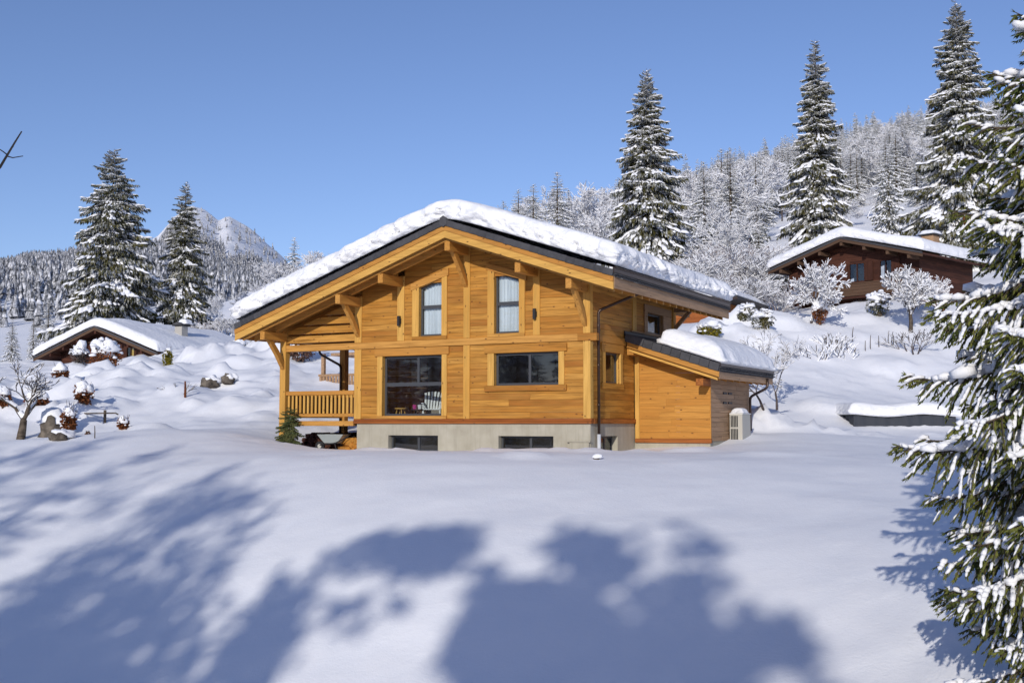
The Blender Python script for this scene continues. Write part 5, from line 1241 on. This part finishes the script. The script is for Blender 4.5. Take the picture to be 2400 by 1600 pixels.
# ------------------------------------------------------------------ the spruce close by at the right
def near_spruce(seed, base, Hh, Rr):
    r = np.random.default_rng(seed); e = empty('near_spruce', base); tag(e, 'big close spruce with drooping green branches and heavy snow clumps', 'spruce tree')
    tp0, tp1, tr0, tr1 = [], [], [], []; KP, KD, KN, KL, KW = [], [], [], [], []
    S0, S1, SR0, SR1 = [], [], [], []; DT, DA = [], []; cones = []; G0, G1, GD, GU = [], [], [], []
    def U(v): return v/np.linalg.norm(v)
    up = np.array([0,0,1.])
    z = .25
    while z < Hh-.35:
        f = z/Hh; n = 6 if f < .8 else 5; a0 = r.random()*6.28
        for k in range(n):
            az = a0+6.28*(k+r.uniform(-.3,.3))/n
            if math.cos(az) > .45: continue                       # the side away from the clearing is bare next to its neighbours
            L = float(np.interp(f, [0,.15,.42,.55,.7,.83,1], [1.6,1.75,2.1,1.75,1.45,1.1,.2]))*Rr*r.uniform(.74,1.12); d = np.array([math.cos(az), math.sin(az), 0]); sd = np.array([-d[1], d[0], 0])
            el = np.interp(f, [0,.3,.7,1], [-.42,-.25,.08,.65])+r.normal(0,.08); bend = r.uniform(.30,.48)
            def pos(t): return np.array([0,0,z]) + d*(L*t*math.cos(el*.5)) + up*L*(math.sin(el)*t - bend*t*t + bend*.75*t**4)
            m = max(8, int(L/.14)); ts = np.linspace(0, 1, m+1); pts = [pos(t) for t in ts]
            big = fbm(ts*L*1.3+r.random()*50, ts*0, seed=int(r.integers(1000)), o=2)
            for i in range(m):
                tp0.append(pts[i]); tp1.append(pts[i+1]); tr0.append(.030*L*.45*(1-ts[i])+.006); tr1.append(.030*L*.45*(1-ts[i+1])+.006)
                if ts[i] > .12 and big[i] > -.28:
                    rad = (.042+.14*max(0, big[i]+.28))*(1.15-.55*ts[i])*r.uniform(.8,1.25)
                    tg = U(pts[i+1]-pts[i])
                    for _ in range(3):
                        r3 = rad*r.uniform(.55,.85); DT.append((pts[i]+pts[i+1])/2+up*rad*r.uniform(.15,.5)+sd*rad*r.normal(0,.55)+tg*rad*r.normal(0,.6)); DA.append((tg*r3*1.5, sd*r3*1.2, U(np.cross(tg, sd))*r3*.9))
            # side branches
            ns = int(L/.062)
            for j in range(ns):
                t = .10+.90*(j+r.random()*.5)/ns; p = pos(t); tang = U(pos(min(1, t+.02))-pos(t-.02)); sg = 1 if j % 2 else -1
                l = (.62*L*(1-t)**.8*min(1, .35+t*1.6)*r.uniform(.65,1.1)+.10); l = min(l, 1.05)
                dd = U(tang*r.uniform(.55,.9)+sd*sg*r.uniform(.6,.9)+up*r.uniform(-.30,.02)); nseg = max(3, int(l/.070)); q = p
                sn = r.random() < (.82 if math.sin(az) < .3 else .4); ph = r.random()*9
                for s in range(nseg):
                    u = s/nseg; dd = U(dd+up*(-.16 if u < .7 else .03)+r.normal(0,.05,3)); q2 = q+dd*(l/nseg)
                    tp0.append(q); tp1.append(q2); rr_ = .010*(1-u)+.004; tr0.append(rr_); tr1.append(rr_*.9)
                    G0.append(q); G1.append(q2); GD.append(dd); GU.append(u)
                    if sn and math.sin(s*.8+ph) > -.35:
                        rad = r.uniform(.019,.044)*(1.2-.5*u); hz = U(np.cross(dd, up)+1e-6); nr = np.cross(hz, dd); nr = nr if nr[2] > 0 else -nr; DT.append((q+q2)/2+nr*(rad*.45+.006)); DA.append((dd*max(rad*1.6, l/nseg*1.05), hz*rad, nr*rad*.8))
                    q = q2
                tipd = U(dd+up*-.1)
                for _ in range(3):
                    b = U(tipd+r.normal(0,.25,3)); nn = U(np.cross(b, r.normal(0,1,3))); KP.append(q); KD.append(b); KN.append(nn); KL.append(.08); KW.append(.017)
            for _ in range(6):
                b = U(U(pts[-1]-pts[-3])+r.normal(0,.3,3)); nn = U(np.cross(b, r.normal(0,1,3))); KP.append(pts[-1]-b*.03); KD.append(b); KN.append(nn); KL.append(.11); KW.append(.017)
            if f > .35 and r.random() < .30 and math.cos(az) < .3: cones.append(pts[-2]+np.array([r.normal(0,.03), r.normal(0,.03), -.02]))
        z += r.uniform(.18,.27)*(1.15-.5*f)
    g0 = np.repeat(np.array(G0), 6, 0); g1 = np.repeat(np.array(G1), 6, 0); gd = np.repeat(np.array(GD), 6, 0); gu = np.repeat(np.array(GU), 6); n6 = len(g0); sg6 = np.tile([-1.,1.,-1.,1.,-1.,1.], n6//6)
    rv = lambda a, b: r.uniform(a, b, n6)[:, None]
    b6 = unit(gd*rv(.6,1.1) + np.cross(gd, up[None])*sg6[:, None]*rv(.2,.8) + up[None]*rv(-1.0,-.05)); l6 = r.uniform(.05,.12,n6)*(1-.35*gu); p6 = g0+(g1-g0)*r.random((n6,1)); n1 = unit(np.cross(b6, r.normal(0,1,(n6,3)))); w6 = r.uniform(.020,.034,n6)
    KP = np.concatenate([np.array(KP), p6]); KD = np.concatenate([np.array(KD), b6]); KN = np.concatenate([np.array(KN), n1]); KL = np.concatenate([np.array(KL), l6]); KW = np.concatenate([np.array(KW), w6])
    V = [tubes(np.array(tp0), np.array(tp1), np.array(tr0), np.array(tr1), 3)]
    link('branches', mesh_arr('branches', *V[0]), M['bark'], e)
    link('crown', mesh_arr('crown', *kite(np.array(KP), np.array(KD), np.array(KN), np.array(KL), np.array(KW))), M['needle_near'], e)
    sv, sf = snow_blob(1, 1, 1, 1, 0., 6); sv[:, 2] = np.where(sv[:, 2] < 0, sv[:, 2]*1.2, sv[:, 2]); v = (np.einsum('vk,nkj->nvj', sv, np.array(DA))+np.array(DT)[:, None, :]).reshape(-1, 3); fc = (sf[None]+(np.arange(len(DT))*len(sv))[:, None, None]).reshape(-1, 4)
    v = v + np.stack([fbm(v[:, 0]*9, v[:, 1]*9, v[:, 2]*9, seed=3+k, o=2) for k in range(3)], 1)*.02
    link('snow_load', mesh_arr('snow_load', v, fc, True), M['snow_tree'], e)
    MB().tube([(0,0,-.6),(0,0,Hh*.5),(0,0,Hh)], [.17,.09,.012], 10).build('trunk', M['bark'], e)
    cm = MB().tube([(0,0,0),(0,0,-.03),(0,0,-.09),(0,0,-.13)], [.008,.022,.020,.006], 7); me = bpy.data.meshes.new('cone'); me.from_pydata(cm.v, [], cm.f); me.materials.append(M['cone'])
    for c in cones: link('cone', me, None, e, tuple(c), (r.normal(0,.15), r.normal(0,.15), 0))
    return e
NS = at(2645, 1200, 13.8); near_spruce(77, (NS.x, NS.y, gz(NS.x, NS.y)-.1), 10.7, 1.20)

# ------------------------------------------------------------------ trees standing behind the viewpoint: they shade the bank and show in the glass
SD = -LD
def shade_spot(px, py, Y, back):
    """foot and height of a tree `back` metres towards the sun whose top shades the ground point"""
    p = hit(px, py, Y, 8, 8); t = back/math.hypot(SD.x, SD.y); q = p+SD*t; g_ = gz(q.x, q.y); return (q.x, q.y, g_-.2), q.z-g_
BIG = LOWS[:2]
ORD = ('first','second','third','fourth','fifth','sixth','seventh','eighth','ninth','tenth','eleventh','twelfth')
for k, (px, py, Y, back, w) in enumerate(((-200,1040,38,52,1.5),(20,1045,38,62,1.4),(150,1030,39,50,1.3),(300,1016,40,66,1.35),(440,1040,37,54,1.2),(590,1075,32,60,1.15),(680,1160,26.5,50,1.0))):
    loc, h = shade_spot(px, py, Y, back); tree_obj('shading_spruce', BIG[k % 2], ('bark','needle','snow_tree'), SPN, loc, k*1.3, 'tall spruce across the clearing, %s from the outer end of the shading row' % ORD[k], 'spruce tree', None, (h/14*w, h/14*w, h/14))
def round_tree(name, loc, h, rx, label, seed, hz=.30, thr=-.16, n=5200, leaf=.55):
    e = empty(name, loc); tag(e, label, 'tree'); r = np.random.default_rng(seed)
    q = ball_pts(r, n, .1); lump = 1+.30*fbm(q[:, 0]*1.6+seed, q[:, 1]*1.6, q[:, 2]*1.6, seed=seed, o=3)
    P = q*lump[:, None]*np.array([rx, rx, h*hz])+np.array([0,0,h*(1-hz)])
    dens = fbm(P[:, 0]*.75+3, P[:, 1]*.10, P[:, 2]*.75, seed=seed+2, o=2); s = dens > thr; P = P[s]; n = len(P)  # leaf gaps stretched along the sun's path so light spots come through
    D = unit(r.normal(0,1,(n,3))); N = unit(np.cross(D, r.normal(0,1,(n,3)))); L = r.uniform(.65,1.35,n)*leaf
    link('crown', mesh_arr('crown', *kite(P, D, N, L, L*.7)), M['brown_leaf'], e)
    t = MB().tube([(0,0,-.5),(0,0,h*.35),(.1,0,h*.8)], [.28,.2,.05], 8)
    for k in range(9): a = r.random()*6.28; t.tube([(0,0,h*r.uniform(.25,.5)),(math.cos(a)*rx*.4, math.sin(a)*rx*.4, h*.6),(math.cos(a)*rx*.8, math.sin(a)*rx*.8, h*.75)], [.10,.06,.02], 6)
    t.build('trunk', M['bark'], e); return e
loc, h = shade_spot(1565, 1236, 22.2, 56); round_tree('shadow_oak', loc, h, 2.6, 'round-crowned oak with dry leaves across the clearing', 5)
loc, h = shade_spot(1090, 1215, 24, 52); round_tree('shadow_oak', loc, h, 1.3, 'unseen leaf clump added for the limb-shaped shadow of the round-crowned oak', 6, .035, -.02, 800, .4)  # flat leaf disc added to cast one limb of the round oak's shadow
loc, h = shade_spot(940, 1250, 23, 50); round_tree('shadow_oak', loc, h, 1.5, 'unseen leaf clump added to carry the limb-shaped shadow to the shading thicket', 12, .055, -.12, 900, .4)  # added crown that joins the limb shadow to the thicket's shade
for k, (px, py, Y, back, rx, hz) in enumerate(((690,1100,29,60,2.4,.33),(560,1180,25,56,2.6,.33),(400,1090,29,64,2.8,.33),(740,1330,20,50,1.3,.28),(300,1250,22,52,2.8,.28),(640,1310,20.5,48,2.2,.16),(430,1400,18.5,46,2.0,.18),(60,1120,27,60,3.,.33),(590,1100,29,58,2.0,.20),(150,1420,21,50,2.4,.2))):
    loc, h = shade_spot(px, py, Y, back); round_tree('shading_oak', loc, h, rx, 'gappy oak with dry leaves across the clearing, %s of the shading thicket' % ORD[k], 20+k, hz, .0, 2300, .40)
loc, h = shade_spot(1810, 1420, 18.5, 54); round_tree('shadow_oak', loc, h, 1.5, 'unseen smaller oak added to widen the shadow of the round-crowned oak', 9, .2)  # extra crown added to widen the round oak's shadow on the bank
loc, h = shade_spot(1375, 1228, 22.4, 54); round_tree('shadow_oak', loc, h, 1.4, 'unseen slim oak added to fill the shadow top of the round-crowned oak', 10, .12)  # extra crown added to fill out the top of the round oak's shadow
# wood on the far side of the clearing (seen only in the window glass)
random.seed(9)
for k in range(80):
    t = 62+random.uniform(0, 46); sp_ = -46+1.25*k+random.uniform(-2, 2)            # the glass mirrors this side of the clearing
    x = 0-.838*t+.549*sp_; y = 38-.549*t-.838*sp_
    if abs(x) < .62*abs(y)+8 and y > 0: continue
    tree_obj('clearing_spruce', BIG[k % 2], ('bark','needle','snow_tree'), SPN, (x, y, gz(x, y)-.3), k*.9, 'spruce in the wood on the far side of the clearing', 'spruce tree', 'spruces of the wood beyond the clearing', random.uniform(1.05,1.55))

# bare tree outside the frame whose twig reaches into the sky
g0 = at(-290, 900, 6.0); bt = empty('bare_ash', (g0.x, g0.y, gz(g0.x, g0.y)-.2)); tag(bt, 'bare ash whose thin twig reaches into the blue sky', 'tree')
rel = lambda px, py, Y=6.0: at(px, py, Y)-bt.location
MB().tube([(0,0,-.3), tuple(rel(-295,700)), tuple(rel(-280,400)), tuple(rel(-270,150)), tuple(rel(-275,-100))], [.055,.05,.04,.03,.012], 8).build('trunk', M['bark'], bt)
for pts, r0 in ((((-282,430),(-120,450),(-25,415),(0,392),(18,362),(36,332),(51,308)), .011), (((-280,300),(-180,240),(-120,150)), .012), (((-276,200),(-330,120),(-390,60)), .012)):
    MB().tube([tuple(rel(*q)) for q in pts], list(np.linspace(r0, .0035, len(pts))), 6).build('limb', M['bark'], bt)
for pts in (((16,366),(30,370),(54,366)), ((18,364),(8,356),(-4,348)), ((30,345),(31,339),(32,336))): MB().tube([tuple(rel(*q)) for q in pts], list(np.linspace(.004,.0025,3)), 5).build('twig', M['bark'], bt)
